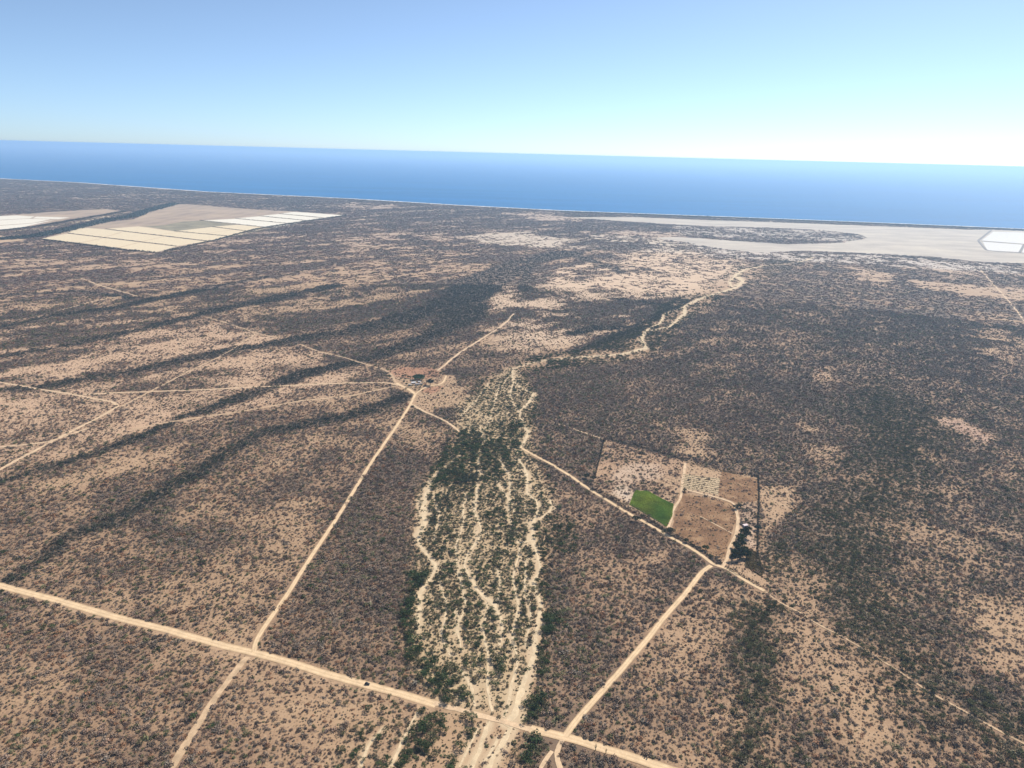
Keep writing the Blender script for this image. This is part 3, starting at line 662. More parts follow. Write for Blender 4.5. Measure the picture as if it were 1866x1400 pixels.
def tints(x, y, cov, green, band, rng):
    n = len(x); u = rng.random(n)[:, None]; f = fbm(x, y, 120, 3, 91)[:, None]; g = np.clip((f-.35)*2.2, 0, 1)
    c = MAUVE*(1-u)+GREY*u
    c = np.where(rng.random(n)[:, None] < .10+.30*g, OLIVE, c)
    c = np.where(rng.random(n)[:, None] < .08, RUST, c)
    right = sstep(0, 600, x)[:, None]*.45
    c = c*(1-right)+(c*.72+DGREY*.15)*right
    bd = band[:, None]; c = c*(1-bd)+DGREY*.85*bd
    gg = np.clip(green*1.6, 0, 1)[:, None]*.75; ol = sstep(110, 200, x)[:, None]; c = c*(1-gg)+((OLIVE*.4+DGREEN*.6)*(1-ol)+OLIVE*1.0*ol)*gg
    return c*(.72+.85*rng.random((n, 1))**1.5)*1.08
shr = []; tre = []; far = []
# single shrubs
for (r0, r1, hd, cell, seed) in ((370, 950, 50, 3.2, 1), (950, 1700, 43, 3.9, 2), (1700, 2700, 41, 5.0, 3)):
    x, y, rng = jitter_points(r0, r1, hd, cell, seed)
    k = clear_mask(x, y); x, y = x[k], y[k]
    cov, green, band, soil, pale = survey(x, y)
    k = rng.random(len(x)) < np.clip(cov*1.08, 0, 1)**1.0*np.where(pale > .5, .45, 1); x, y, cov, green, band = x[k], y[k], cov[k], green[k], band[k]
    # trees in green zones
    nt_ = (rng.random(len(x)) < np.clip(green, 0, 1)*np.where(green > .55, .46, .42)*(cell/3.2)**1.2) | (rng.random(len(x)) < .004) | (rng.random(len(x)) < band*.10)
    big = np.clip(rng.lognormal(0, .38, len(x)), .45, 2.4)
    washm = polymask(x, y, WASHP, 15); rs = (1.25+.85*cov)*big*(cell/3.3)**.75*(1-.10*washm); green = np.maximum(green, washm*.5)
    tt = tints(x, y, cov, green, band, rng)
    s = ~nt_; shr.append(np.column_stack([x[s], y[s], rs[s], rs[s]*rng.uniform(.75, 1.1, s.sum()), tt[s]]))
    s = nt_; q = s.sum(); rr = rng.uniform(2.2, 4.6, q)*np.where(green[s] > .55, 1.22, .95)
    gc = DGREEN*(.75+.7*rng.random((q, 1))); oc = np.where(rng.random((q, 1)) < .25, OLIVE*.8, gc)
    ol = sstep(110, 200, x[s])[:, None]*.8; oc = oc*(1-ol)+OLIVE*.85*(.75+.5*rng.random((q, 1)))*ol
    bb = band[s][:, None]*.6; oc = oc*(1-bb)+DGREY*.9*bb
    tre.append(np.column_stack([x[s], y[s], rr, rr*rng.uniform(.8, 1.1, q), oc]))
for (r0, r1, hd, cell, seed) in ((370, 950, 50, 2.7, 21), (950, 1700, 43, 3.5, 22), (1700, 2700, 41, 5.0, 23)):
    x, y, rng = jitter_points(r0, r1, hd, cell, seed)
    k = clear_mask(x, y); x, y = x[k], y[k]
    cov, green, band, soil, pale = survey(x, y)
    k = rng.random(len(x)) < np.where(cov < .03, .06, .52)*(1-.6*pale); x, y, green, soil = x[k], y[k], green[k], soil[k]; n = len(x)
    rs = (.55+.75*rng.random(n)**2)*(cell/2.7)**.8; u = rng.random((n, 1))
    c = np.where(u < .35, (.235, .165, .118), np.where(u < .6, (.17, .13, .10), np.where(u < .8, (.145, .135, .085), (.34, .26, .185))))
    shr.append(np.column_stack([x, y, rs, rs*.7, c*(.75+.5*rng.random((n, 1)))]))
x, y, rng = jitter_points(2700, 13500, 40, 15.5, 5)
# thin out with distance by growing the clumps
r = np.hypot(x, y); k = (rng.random(len(x)) < np.clip((5200/r)**1.2, 0, 1)) & clear_mask(x, y); x, y = x[k], y[k]
cov, green, band, soil, pale = survey(x, y)
k = rng.random(len(x)) < np.clip(cov*1.1, 0, 1)**1.2; x, y, cov, green, band = x[k], y[k], cov[k], green[k], band[k]
r = np.hypot(x, y); rs = 8.5*np.clip(r/5200, 1, 2.2)**.8*rng.uniform(.8, 1.25, len(x))
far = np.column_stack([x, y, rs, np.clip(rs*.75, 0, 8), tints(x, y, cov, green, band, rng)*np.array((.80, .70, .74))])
shr = np.vstack(shr); tre = np.vstack(tre)
# named trees that stand out in the picture: px, py, crown radius m, colour
NAMED = [(784,703,9.0,(.028,.050,.050),'big round blue-green tree beside the ranch yard'),
 (1222,974,6.5,(.045,.06,.03),'olive tree over the hedge where the plot track meets the road'),(1159,952,6.5,(.035,.05,.03),'lone dark tree on the road edge below the green crop'),
 (1380,968,5.5,(.05,.07,.055),'round grey-green tree on the east hedge of the plots'),(1169,833,6.5,(.09,.085,.065),'grey-brown tree alone inside the north corner of the plots'),
 (1247,897,3.6,(.045,.06,.03),'small tree at the corner where the two plot tracks meet'),(1285,1004,5,(.04,.065,.025),'bright leafy tree on the hedge below the brown plot'),
 (1250,990,4,(.045,.06,.03),'small dark tree on the roadside hedge below the plots'),(1068,873,6,(.05,.06,.04),'dark tree outside the west corner of the hedge'),(1081,876,5,(.045,.055,.035),'tree touching the west end of the hedge'),
 (1340,929,5,(.05,.06,.04),'tree beside the bend of the inner plot track'),(1348,927,4.5,(.05,.06,.04),'twin tree right of the inner track bend')]
MEADOW_TREES = [(1338,1015),(1344,1006),(1350,1012),(1340,1000),(1352,1000),(1347,992),(1353,1020),(1343,1022),(1356,1008),(1350,985),(1358,975),(1352,978),(1364,972),(1360,982),(1334,1024),(1360,1018)]
RANCH_TREES = [(756,693,6.3),(761,692,6.6),(766,692,6.6),(770,693,6),(758,695,5),(764,695,5.4),(769,695,5),(734,689,4),(739,688,4.5),(744,690,4.2),(748,691,3.6),(731,693,3.2),(738,694,3.5),(710,690,4.5),(705,689,4),(741,703,3.5),(746,706,3.5),(751,706,3),(808,681,4),(803,684,4),(795,682,3),(790,680,3),(740,711,3),(806,712,3.4),(801,709,3),(764,713,3),(780,720,3),(736,699,3.2),(770,715,2.6)]
def near_named(x, y):
    k = np.zeros(len(x), bool)
    for q in NAMED+[(p[0], p[1], 5) for p in MEADOW_TREES]+[(p[0], p[1], 4) for p in RANCH_TREES]:
        gx, gy = G(q[0], q[1]); k |= np.hypot(x-gx, y-gy) < q[2]+.5
    return k
tre = tre[~near_named(tre[:, 0], tre[:, 1])]; shr = shr[~near_named(shr[:, 0], shr[:, 1])]
# keep shrubs out of tree crowns' centres is left to nature: they grow beneath

def project(x, y, z=0):
    dx, dy, dz = x, y, z-CAM_H
    dep = dx*FW.x+dy*FW.y+dz*FW.z
    return 933+FPX*(dx*RT.x+dy*RT.y+dz*RT.z)/dep, 700-FPX*(dx*UP.x+dy*UP.y+dz*UP.z)/dep, dep
def pick(arr, n):
    u, v, d = project(arr[:, 0], arr[:, 1]); px = arr[:, 2]*FPX/d
    px = np.where((u > -4) & (u < 1870) & (v < 1404), px, -1); o = np.argsort(-px); return o[:n], o[n:], u, v

def instancer(name, arr, meshes, **kw):
    """one object that scatters the given plant meshes over its points with geometry nodes"""
    me = bpy.data.meshes.new(name); n = len(arr); me.vertices.add(n)
    me.vertices.foreach_set('co', np.column_stack([arr[:, 0], arr[:, 1], np.full(n, GZ)]).astype(np.float32).ravel())
    a_ = me.attributes.new('psc', 'FLOAT_VECTOR', 'POINT'); a_.data.foreach_set('vector', np.column_stack([arr[:, 2], arr[:, 2], arr[:, 3]]).astype(np.float32).ravel())
    a_ = me.attributes.new('prz', 'FLOAT', 'POINT'); a_.data.foreach_set('value', RNG.uniform(0, 6.28, n).astype(np.float32))
    a_ = me.attributes.new('pix', 'INT', 'POINT'); a_.data.foreach_set('value', RNG.integers(0, len(meshes), n).astype(np.int32))
    a_ = me.attributes.new('tint', 'FLOAT_COLOR', 'POINT'); a_.data.foreach_set('color', np.column_stack([arr[:, 4:7], np.ones(n)]).astype(np.float32).ravel())
    o = bpy.data.objects.new(name, me); COL.objects.link(o); tag(o, **kw)
    ng = bpy.data.node_groups.new('scatter plants', 'GeometryNodeTree')
    ng.interface.new_socket('Geometry', in_out='INPUT', socket_type='NodeSocketGeometry'); ng.interface.new_socket('Geometry', in_out='OUTPUT', socket_type='NodeSocketGeometry')
    N = ng.nodes; L = ng.links; gi = N.new('NodeGroupInput'); go = N.new('NodeGroupOutput')
    mp_ = N.new('GeometryNodeMeshToPoints'); L.new(gi.outputs[0], mp_.inputs[0])
    gt = N.new('GeometryNodeGeometryToInstance')
    for ms in reversed(meshes):
        so_ = bpy.data.objects.new('plant form', ms)
        oi = N.new('GeometryNodeObjectInfo'); oi.inputs['Object'].default_value = so_; L.new(oi.outputs['Geometry'], gt.inputs[0])
    ip = N.new('GeometryNodeInstanceOnPoints'); L.new(mp_.outputs[0], ip.inputs['Points']); L.new(gt.outputs[0], ip.inputs['Instance'])
    ip.inputs['Pick Instance'].default_value = True
    def na(nm, ty, sock):
        q = N.new('GeometryNodeInputNamedAttribute'); q.data_type = ty; q.inputs['Name'].default_value = nm; s_ = [x for x in q.outputs if x.enabled and x.name == 'Attribute'][0]; L.new(s_, sock)
    na('pix', 'INT', ip.inputs['Instance Index']); na('psc', 'FLOAT_VECTOR', ip.inputs['Scale'])
    cx = N.new('ShaderNodeCombineXYZ'); na('prz', 'FLOAT', cx.inputs[2]); L.new(cx.outputs[0], ip.inputs['Rotation'])
    L.new(ip.outputs[0], go.inputs[0])
    md = o.modifiers.new('scatter', 'NODES'); md.node_group = ng; return o

print('shrubs', len(shr), 'trees', len(tre), 'far', len(far))
it, rt, ut, vt = pick(tre, 250); ishr, rsh, us, vs_ = pick(shr, 300)
instancer('scrub', shr[rsh], BUSH, kind='stuff', label='dry grey and brown desert scrub covering the plain', cat='scrub')
instancer('distant_scrub', far, CLUMP, kind='stuff', label='far scrub fading blue towards the coast', cat='scrub')
instancer('woodland', tre[rt], [t_[2] for t_ in TREES], kind='stuff', label='smaller dark green desert trees scattered far along the dry washes', cat='trees')

LM = [('the wide main road', RW[0][1]), ('the wide main road', RW[2][1]), ('the riverbed crossing', RW[1][1]), ('the straight ranch road', RW[3][1]), ('the side road', RW[4][1]), ('the hedge road', RW[5][1]), ('the faint southwest track', RW[21][1]), ('the faint right-hand trail', RW[22][1]), ('the left sandy channel', WW[7][0]), ('the middle sandy channel', WW[8][0]), ('the right sandy channel', WW[5][0]), ('the bottom channel', WW[12][0]), ('the bottom junction', RW[19][1])]
def where(x, y):
    ax = np.array([x]); ay = np.array([y]); best = None
    for nm, P in LM:
        d = segdist(ax, ay, P)[0][0]
        if best is None or d < best[0]:
            i = int(np.argmin(np.hypot(P[:, 0]-x, P[:, 1]-y))); best = (d, nm, 'left' if x < P[i][0] else 'right', i, len(P))
    d, nm, sd_, i, n = best
    q = 'touching' if d < 6 else 'just' if d < 18 else 'close' if d < 40 else 'some way' if d < 80 else 'far'
    q = {'touching': 'on the %s edge of ', 'just': 'just %s of ', 'close': 'a few crowns %s of ', 'some way': 'some way %s of ', 'far': 'far out %s of '}[q] % sd_
    part = 'near' if y < 560 else 'middle' if y < 700 else 'far'
    return q+nm, part, nm
def hue(c):
    r_, g_, b_ = c; L = r_+g_+b_
    k = 'green' if g_ > r_*1.12 else 'olive' if g_ > r_*.93 else 'rusty' if r_ > g_*1.62 else 'mauve-brown' if r_ > g_*1.3 else 'grey-brown'
    return ('pale ' if L > .42 else 'dark ' if L < .2 else '')+k
def plant_label(kind, a_, small, large):
    sz = 'small' if a_[2] < small else 'large' if a_[2] > large else 'middling'
    q, part, nm = where(a_[0], a_[1]); shape = 'flat' if a_[3] < a_[2]*.86 else 'tall' if a_[3] > a_[2]*1.02 else 'round'
    return '%s %s %s %s %s' % (sz, shape, hue(a_[4:7]), kind, q), '%ss by %s' % (kind, nm)
def add_tree(x, y, r, h, col, tmpl, label, group=None, name='tree'):
    e = empty(name, (x, y, GZ), random.uniform(0, 6.28), label=label, cat='tree', group=group); e.scale = (r, r, h)
    for nm, ms in (('trunk', tmpl[0]), ('crown', tmpl[1])):
        o = bpy.data.objects.new(nm, ms); COL.objects.link(o); o.parent = e; o['tint'] = [float(c) for c in col]
    return e
for k in it:
    a_ = tre[k]; lb, gr = plant_label('tree', a_, 4.3, 5.3); add_tree(a_[0], a_[1], a_[2], a_[3], a_[4:7], TREES[k % 5], lb, gr)
TV = [crown_trunk(160+i, 620) for i in range(3)]
for i, (u, v, r, c, lb) in enumerate(NAMED): gx, gy = G(u, v); add_tree(gx, gy, r, r*(1.25 if i == 0 else 1.0), c, TV[i % 3], lb)
for i, (u, v) in enumerate(MEADOW_TREES): gx, gy = G(u, v); add_tree(gx, gy, random.uniform(4.4, 6.2), random.uniform(6, 9), (.030+.02*random.random(), .050+.02*random.random(), .028), TV[i % 3], 'dark tree in the corner grove, '+['nearest the gate pole','second row from the gate, left','second row from the gate, right','left of the grove middle','right of the grove middle','in the upper middle','lowest on the right side','lowest on the left side','on the right edge at mid height','upper left by the track','upper right of the pink hut','just left of the pink hut','rightmost at the top','upper right below the hut','bottom left corner by the gate','bottom right corner beside the brush'][i], 'grove trees')
for i, (u, v, r) in enumerate(RANCH_TREES):
    gx, gy = G(u, v); hi = i < 7
    add_tree(gx, gy, r, r*(1.4 if hi else 1.1), (.07, .15, .08) if hi else (.10, .115, .07), TV[i % 3], ('bright green tree in the row behind the ranch buildings, '+['leftmost', 'left of centre', 'right of centre', 'rightmost', 'front left', 'front centre', 'front right'][i] if hi else 'grey-green tree, '+['left of the green row, second', 'left of the green row, third', 'next left of the green row', 'touching the left end of the green row', 'leftmost behind the ranch yard', 'behind the pale shed', 'beside the northwest track', 'farther out beside the northwest track', 'left of the pale shed', 'in front of the pale shed', 'in front of the white-roofed house', 'right of the northeast road start', 'left of the northeast road start', 'on the upper edge of the reddish clearing', 'upper edge of the clearing, further left', 'low in front of the yard entrance', 'right end of the lower reddish patch', 'top of the lower reddish patch', 'near the vehicle at the ranch', 'below the lower reddish patch', 'at the fork of the west roads', 'left end of the lower reddish patch'][i-7]), 'ranch tree row' if hi else 'ranch yard trees')
for k in ishr:
    a_ = shr[k]; o = bpy.data.objects.new('shrub', BUSH[k % 6]); COL.objects.link(o); o.location = (a_[0], a_[1], GZ); o.scale = (a_[2], a_[2], a_[3]); o.rotation_euler = (0, 0, random.uniform(0, 6.28))
    o['tint'] = [float(c) for c in a_[4:7]]; lb, gr = plant_label('shrub', a_, 4.3, 5.0); tag(o, lb, 'shrub', gr)

# ------------------------------------------------------------------ hedges round the plots, windbreaks on the far farm
def hedge(name, P, hw, h, col, label, cat, group=None, per=1.2, csz=.55, seed=1):
    rng = np.random.default_rng(seed); P = np.asarray(P); vs, fs = [], []
    Q, _ = resample(P, [0]*len(P), 1.5)
    L = np.linalg.norm(P[-1]-P[0]); n = int(len(Q)*per*3)
    for i in range(n):
        p = Q[rng.integers(len(Q))]; hh = h*(.6+.8*vnoise(np.array([p[0]/7]), np.array([p[1]/7]), 3)[0])
        c = np.array([p[0]+rng.normal()*hw*.5, p[1]+rng.normal()*hw*.5, GZ+rng.random()**.7*hh]); card(vs, fs, c, csz, rng)
    o = mesh_obj(name, vs, fs, m_leaf); o['tint'] = col; return tag(o, label, cat, group)
HL = ['dark hedge closing the west side of the fenced plots', 'long hedge along the far north side of the fenced plots', 'straight hedge on the east side of the fenced plots', 'bushy hedge between the dirt road and the green crop', 'short hedge continuing past the gate towards the trail']
for i, P in enumerate(HEDGE_LINES): hedge('hedge', GP(P), 1.5 if i != 3 else 2.4, 2.4 if i != 3 else 3.4, (.050, .048, .036), HL[i], 'hedge', seed=30+i, per=3.2, csz=.65)
WB = [[(123,426),(322,449.7)], [(192,418.3),(377,440.3)], [(318,422.3),(424,432)], [(387,414.1),(464,423.8)], [(364,402.2),(497,416.4)], [(429,399),(535,409)], [(473,394.4),(562,403)], [(509,390.2),(591,397.9)], [(300,459.3),(390,439.8),(470,418),(560,403.8),(631,393.6)], [(80,438.5),(160,448),(225,457),(283,462)]]
for i, P in enumerate(WB):
    lb = 'thin dark windbreak hedge across the pale far fields, number %s from the near corner' % ['one', 'two', 'three', 'four', 'five', 'six', 'seven', 'eight'][i] if i < 8 else ('long dark hedge on the slanting seaward-right edge of the far fields' if i == 8 else 'dark hedge on the near edge of the far fields')
    hedge('windbreak', GP(P), 1.6, 3.5 if i < 8 else 7, (.06, .06, .045), lb, 'hedge', seed=50+i, per=.55 if i < 8 else .9, csz=1.8 if i < 8 else 2.4)
# dark riverside scrub between the far fields
P = GP([(-60,440),(20,436),(70,431),(120,420.5),(160,411),(200,401.5),(240,396),(262,387),(290,380),(318,372)]); hedge('thicket', P, 38, 9, (.05, .06, .05), 'dark thicket winding between the far fields towards the sea', 'thicket', seed=71, per=5, csz=4)
P = GP([(0,421.5),(60,414.5),(130,403.5),(190,392.5),(228,386)]); hedge('thicket', P, 9, 5, (.07, .07, .055), 'thin scrub line above the pale sandy streambed by the left fields', 'thicket', seed=72, per=1.5, csz=3)
# coastal dune scrub belt
P = offset_line(COAST, 120); P = P[(P[:, 0] > 400) & (P[:, 0] < 9000)]
if len(P) > 1: hedge('dune_scrub', P, 42, 1.6, (.085, .085, .07), 'dark scrub belt on the dunes between beach and salt flat', 'scrub', seed=73, per=4, csz=5)['kind'] = 'stuff'

# ------------------------------------------------------------------ green crop and row crop
m_field = plain('irrigated soil', (.10, .12, .04), scale=.3)
CROP = GP([(1158,895),(1166,897),(1180,896.5),(1204,910),(1227,921),(1224.5,943),(1214,962),(1197,951),(1180,941),(1147,921.5),(1151,912)])
sheet('crop_bed', CROP, m_field, .12)
rng = np.random.default_rng(5); mn, mx = CROP.min(0), CROP.max(0)
x = rng.uniform(mn[0], mx[0], 26000); y = rng.uniform(mn[1], mx[1], 26000); k = inside(x, y, CROP); x, y = x[k], y[k]
tint = np.array((.26, .36, .055))*(.55+.9*fbm(x, y, 16, 4, 5))[:, None]*(1+np.clip(fbm(x, y, 30, 2, 6)-.5, -.3, .3)[:, None]*np.array((1.1, .5, .3)))*(.8+.4*rng.random((len(x), 1)))
instancer('green_crop', np.column_stack([x, y, np.full(len(x), .8), rng.uniform(.7, 1.2, len(x)), tint]), BUSH, kind='stuff', label='bright green irrigated crop filling the square plot by the road', cat='crop')
ROWQ = [(1246,866),(1312,874),(1308,904),(1241,890)]
for i in range(8):
    f_ = (i+.5)/8; a0 = np.array(ROWQ[0])*(1-f_)+np.array(ROWQ[3])*f_; a1 = np.array(ROWQ[1])*(1-f_)+np.array(ROWQ[2])*f_
    hedge('crop_row', GP([a0, a1]), .9, .8, (.075, .085, .035), 'low green crop row in the striped plot, %s' % (['farthest from the road', 'second from the far edge', 'third from the far edge', 'just beyond the middle', 'just before the middle', 'third from the inner track', 'second from the inner track', 'nearest the inner track'][i]), 'crop row', 'crop rows of the striped plot', seed=120+i, per=3, csz=.4)
m_rowbed = plain('row bed', (.44, .34, .22), scale=.2, var=.2); sheet('row_plot', GP(ROWQ), m_rowbed, .12)
m_plot, t, b = newmat('ploughed plot')
wv = t.nodes.new('ShaderNodeTexWave'); wv.inputs['Scale'].default_value = .12; wv.inputs['Distortion'].default_value = 1.5; t.links.new(pos_node(t), wv.inputs[0])
c = ramp(t, noise(t, .045, 6, .65), [(.32, (.15, .082, .042)), (.5, (.22, .125, .066)), (.68, (.35, .225, .125))])
c = mix(t, 1.0, c, ramp(t, wv.outputs['Fac'], [(.2, (.92, .92, .92)), (.8, (1.04, 1.04, 1.04))]), 'MULTIPLY')
c = mix(t, 1.0, c, ramp(t, noise(t, .6, 5, .75), [(.35, (.6, .6, .6)), (.65, (1.25, 1.25, 1.25))]), 'MULTIPLY'); t.links.new(c, b.inputs['Base Color'])
for Q in ([(1314,861),(1379,874),(1381,915),(1345,919),(1308,905)], [(1244,900),(1338,920),(1340,948),(1330,985),(1318,1022),(1308,1020),(1222,969),(1232,935)]): sheet('bare_plot', rough_poly(GP(Q), 3, 6, 8), m_plot, .10)
# young palms / stalks along the crop's road edge
m_palm = m_leaf
def palm_mesh():
    vs, fs = [], []; rng = np.random.default_rng(4)
    for i in range(14):
        a_ = 6.28*i/14; d = np.array([math.cos(a_), math.sin(a_), 0]); s = np.array([-d[1], d[0], 0])*.14
        for (t0, z0), (t1, z1) in (((0, 2.6), (.7, 3.3)), ((.7, 3.3), (1.5, 2.7))):
            k = len(vs); vs += [d*t0-s+[0, 0, z0], d*t0+s+[0, 0, z0], d*t1+s*.6+[0, 0, z1], d*t1-s*.6+[0, 0, z1]]; fs.append((k, k+1, k+2, k+3))
    cm = bpy.data.meshes.new('fronds'); cm.from_pydata([tuple(v) for v in vs], [], fs); cm.materials.append(m_leaf)
    tv, tf = [], []; tube(tv, tf, (0, 0, 0), (.05, 0, 2.6), .16, .12, 6); tm = bpy.data.meshes.new('trunk'); tm.from_pydata([tuple(v) for v in tv], [], tf); tm.materials.append(m_bark)
    return tm, cm
PT = palm_mesh()
for i in range(16):
    f_ = i/15; u, v = 1152+(1211-1152)*f_, 924+(962-924)*f_; gx, gy = G(u, v+1)
    e = empty('palm_tree', (gx, gy, GZ), random.random()*6, label='small pale palm in the line between green crop and hedge, %s' % (['leftmost', 'second from the left', 'third from the left', 'fourth from the left', 'fifth from the left', 'sixth from the left', 'seventh from the left', 'left of the middle', 'right of the middle', 'seventh from the right', 'sixth from the right', 'fifth from the right', 'fourth from the right', 'third from the right', 'second from the right', 'rightmost'][i]), cat='palm', group='palms along the crop'); s_ = random.uniform(.8, 1.2); e.scale = (s_, s_, s_)
    for nm, ms in (('trunk', PT[0]), ('fronds', PT[1])):
        o = bpy.data.objects.new(nm, ms); COL.objects.link(o); o.parent = e; o['tint'] = [.16, .15, .08]
# tall dry grass beside the grove
P = GP([(1362,1003),(1380,1010),(1392,1046),(1385,1052),(1358,1035)]); mn, mx = P.min(0), P.max(0)
x = rng.uniform(mn[0], mx[0], 1300); y = rng.uniform(mn[1], mx[1], 1300); k = inside(x, y, P); x, y = x[k], y[k]
instancer('dry_brush', np.column_stack([x, y, rng.uniform(.7, 1.9, len(x)), np.full(len(x), 1.5), np.array((.16, .125, .065))*(.8+.4*rng.random((len(x), 1)))]), BUSH, kind='stuff', label='tall brown-olive brush right of the dark grove', cat='brush')

# ------------------------------------------------------------------ box-built things
def boxes(name, specs, mat, parent=None, bevel=0):
    """specs: (cx,cy,cz,sx,sy,sz)"""
    bm = bmesh.new()
    for (cx, cy, cz, sx, sy, sz) in specs:
        r_ = bmesh.ops.create_cube(bm, size=1); bmesh.ops.scale(bm, vec=(sx, sy, sz), verts=r_['verts']); bmesh.ops.translate(bm, vec=(cx, cy, cz), verts=r_['verts'])
    if bevel: bmesh.ops.bevel(bm, geom=bm.edges[:], offset=bevel, segments=2, affect='EDGES')
    me = bpy.data.meshes.new(name); bm.to_mesh(me); bm.free(); me.materials.append(mat); o = bpy.data.objects.new(name, me); COL.objects.link(o)
    if parent: o.parent = parent
    return o
def house(u, v, lx, ly, h, rz, wcol, rcol, label, gable=True, name='house'):
    gx, gy = G(u, v); e = empty(name, (gx, gy, GZ), rz, label=label, cat='building')
    mw = plain('wall paint', wcol, scale=.6, var=.1); mr = plain('roofing', rcol, scale=.8, var=.15, rough=.6)
    boxes('wall', [(0, 0, h/2, lx, ly, h)], mw, e)
    if gable:
        o_ = .5; a_, b_ = lx/2+o_, ly/2+o_; zr = h+ly*.22; t_ = .12
        vv = [(-a_, -b_, h), (a_, -b_, h), (a_, 0, zr), (-a_, 0, zr), (-a_, b_, h), (a_, b_, h)]; vv += [(x_, y_, z_+t_) for x_, y_, z_ in vv]
        ff = [(6, 7, 8, 9), (9, 8, 11, 10), (0, 3, 2, 1), (3, 4, 5, 2), (0, 1, 7, 6), (4, 10, 11, 5), (0, 6, 9, 3), (3, 9, 10, 4), (1, 2, 8, 7), (2, 5, 11, 8)]
        mesh_obj('roof', vv, ff, mr, e)
    else: boxes('roof', [(0, 0, h+.1, lx+.8, ly+.8, .2)], mr, e)
    md = plain('dark opening', (.05, .05, .055), scale=1)
    boxes('door', [(lx*.12, -ly/2-.02, 1.0, 1.0, .08, 2.0)], md, e)
    for s_ in (-.3, .36): boxes('window', [(lx*s_, -ly/2-.02, 1.5, 1.1, .07, .9)], md, e)
    return e
house(753.5,700.3, 9, 5.5, 2.8, .35, (.62,.60,.56), (.72,.72,.72), 'small house with a white metal roof, brightest roof of the ranch')
house(747.5,703.8, 6, 4.5, 2.6, -.2, (.45,.40,.34), (.60,.56,.50), 'little shed with a pale roof at the left end of the ranch buildings')
house(760,703, 8, 5, 2.6, .2, (.50,.46,.42), (.34,.33,.35), 'long grey-roofed ranch building right of the white-roofed house')
house(767,702, 6, 4, 2.5, .1, (.55,.50,.45), (.42,.36,.32), 'brown-roofed hut between the grey-roofed building and the round tree')
house(764,698.5, 5, 4, 2.4, 0, (.6,.58,.55), (.55,.55,.57), 'small light-roofed hut under the green tree row', gable=False)
house(1358,961.5, 6, 4, 2.5, .3, (.5,.45,.45), (.58,.50,.52), 'pinkish-roofed hut at the north tip of the grove', gable=False)
# tank and parked equipment near the ranch
def car(x, y, rz, paint, label, group=None, name='car'):
    e = empty(name, (x, y, GZ+.2), rz, label=label, cat='car', group=group)
    mp_, t, b = newmat('car paint'); b.inputs['Base Color'].default_value = (*paint, 1); b.inputs['Roughness'].default_value = .3; b.inputs['Specular IOR Level'].default_value = .5
    mg, t, b = newmat('car glass'); b.inputs['Base Color'].default_value = (.02, .025, .03, 1); b.inputs['Roughness'].default_value = .08; b.inputs['Specular IOR Level'].default_value = .6
    mt_, t, b = newmat('tyre rubber'); b.inputs['Base Color'].default_value = (.02, .02, .02, 1)
    mr_, t, b = newmat('lamp lens'); b.inputs['Base Color'].default_value = (.7, .7, .7, 1); b.inputs['Roughness'].default_value = .2
    bm = bmesh.new(); prof = [(-2.4, .45), (-2.42, .95), (-2.3, 1.12), (-.1, 1.15), (.9, 1.12), (2.25, .95), (2.4, .8), (2.42, .45)]
    L_ = [bm.verts.new((x_, -.92, z_)) for x_, z_ in prof]; R_ = [bm.verts.new((x_, .92, z_)) for x_, z_ in prof]; n = len(prof)
    for i in range(n): bm.faces.new((L_[i], L_[(i+1) % n], R_[(i+1) % n], R_[i]))
    bm.faces.new(L_[::-1]); bm.faces.new(R_); bmesh.ops.recalc_face_normals(bm, faces=bm.faces[:]); bmesh.ops.bevel(bm, geom=bm.edges[:], offset=.06, segments=2, affect='EDGES')
    me = bpy.data.meshes.new('body'); bm.to_mesh(me); bm.free(); me.materials.append(mp_); o = bpy.data.objects.new('body', me); COL.objects.link(o); o.parent = e
    def cab(name, z0, z1, inset, mat, x0, x1, x2, x3):
        vv = [(x0, -.86, z0), (x3, -.86, z0), (x3, .86, z0), (x0, .86, z0), (x1, -.86+inset, z1), (x2, -.86+inset, z1), (x2, .86-inset, z1), (x1, .86-inset, z1)]
        return mesh_obj(name, vv, [(3, 2, 1, 0), (4, 5, 6, 7), (0, 1, 5, 4), (1, 2, 6, 5), (2, 3, 7, 6), (3, 0, 4, 7)], mat, e)
    cab('window', 1.14, 1.62, .14, mg, -2.25, -2.0, .35, 1.05); cab('roof', 1.62, 1.72, .06, mp_, -2.0, -1.9, .25, .35)
    for sx in (-1.5, 1.5):
        for sy in (-.88, .88):
            bm = bmesh.new(); bmesh.ops.create_cone(bm, cap_ends=True, segments=18, radius1=.38, radius2=.38, depth=.26, matrix=Matrix.Translation((sx, sy, .38)) @ Matrix.Rotation(math.pi/2, 4, 'X'))
            me = bpy.data.meshes.new('wheel'); bm.to_mesh(me); bm.free(); me.materials.append(mt_); o = bpy.data.objects.new('wheel', me); COL.objects.link(o); o.parent = e
    for sy in (-.65, .65): boxes('headlight', [(2.40, sy, .78, .08, .34, .16)], mr_, e)
    return e
p0 = np.array(G(640,1245)); p1 = np.array(G(700,1260)); gx, gy = G(668.5,1251.5); dd = p1-p0; N_ = np.array([-dd[1], dd[0]])/np.linalg.norm(dd)
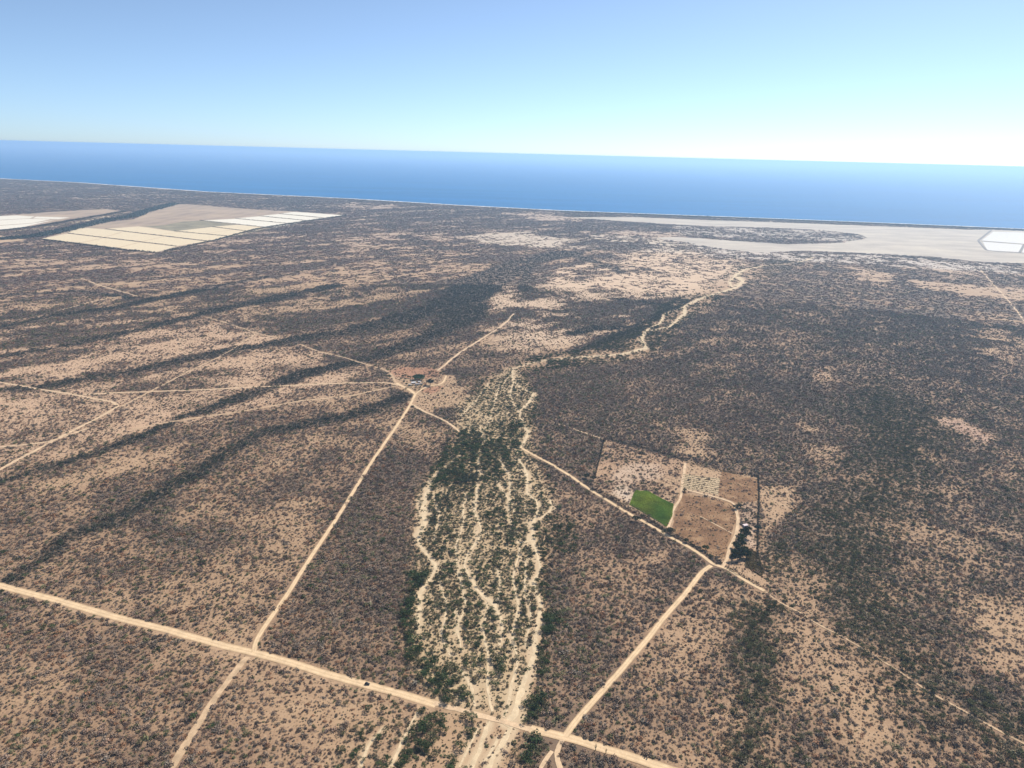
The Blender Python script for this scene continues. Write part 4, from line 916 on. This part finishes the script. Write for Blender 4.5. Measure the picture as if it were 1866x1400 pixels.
car(gx+N_[0]*1.2, gy+N_[1]*1.2, math.atan2(dd[1], dd[0]), (.015, .018, .022), 'black car driving on the wide pale dirt road')
gx, gy = G(758,707.5); car(gx, gy, .4, (.05,.05,.07), 'dark vehicle parked in front of the ranch buildings')

# columnar cacti by the bottom road and a gate pole by the grove
m_cact = plain('cactus skin', (.07, .09, .05), scale=2)
def cactus(u, v, h, label):
    gx, gy = G(u, v); vs, fs = [], []
    tube(vs, fs, (0, 0, 0), (0, 0, h), .28, .2, 8)
    for a_, z0, z1 in ((.5, .35, .8), (2.7, .3, .7), (4.4, .4, .9)):
        d = np.array([math.cos(a_)*.8, math.sin(a_)*.8]); tube(vs, fs, (0, 0, h*z0), (d[0], d[1], h*z0+.5), .16, .18, 7); tube(vs, fs, (d[0], d[1], h*z0+.45), (d[0], d[1], h*z1), .18, .14, 7)
    o = mesh_obj('cactus', vs, fs, m_cact); o.location = (gx, gy, GZ); tag(o, label, 'cactus')
cactus(1085,1370,7.0,'tall dark columnar cactus beside the main road right of the junction')
cactus(1104,1375,4.5,'shorter columnar cactus a few steps right of the tall one')
m_pole = plain('grey wood', (.20,.17,.15), scale=3)
gx, gy = G(1328,1036); e = empty('utility_pole', (gx, gy, GZ), .6, label='thin wooden pole standing beside the gate at the grove corner', cat='pole')
boxes('post', [(0, 0, 4.5, .28, .28, 9)], m_pole, e); boxes('crossarm', [(0, .16, 8.4, 1.8, .14, .16)], m_pole, e)

# ------------------------------------------------------------------ haze: one closed box of even air
hb = boxes('haze', [(0, 35000, 240, 160000, 150000, 492)], bpy.data.materials.new('haze air'))
mt = hb.data.materials[0]; mt.use_nodes = True; t = mt.node_tree; t.nodes.clear()
pv = t.nodes.new('ShaderNodeVolumePrincipled'); pv.inputs['Density'].default_value = HAZE_DENS; pv.inputs['Color'].default_value = (.46, .71, 1, 1); pv.inputs['Anisotropy'].default_value = .3
ou = t.nodes.new('ShaderNodeOutputMaterial'); t.links.new(pv.outputs[0], ou.inputs['Volume'])
tag(hb, kind='stuff', label='thin blue sea haze filling the air over the plain', cat='haze')
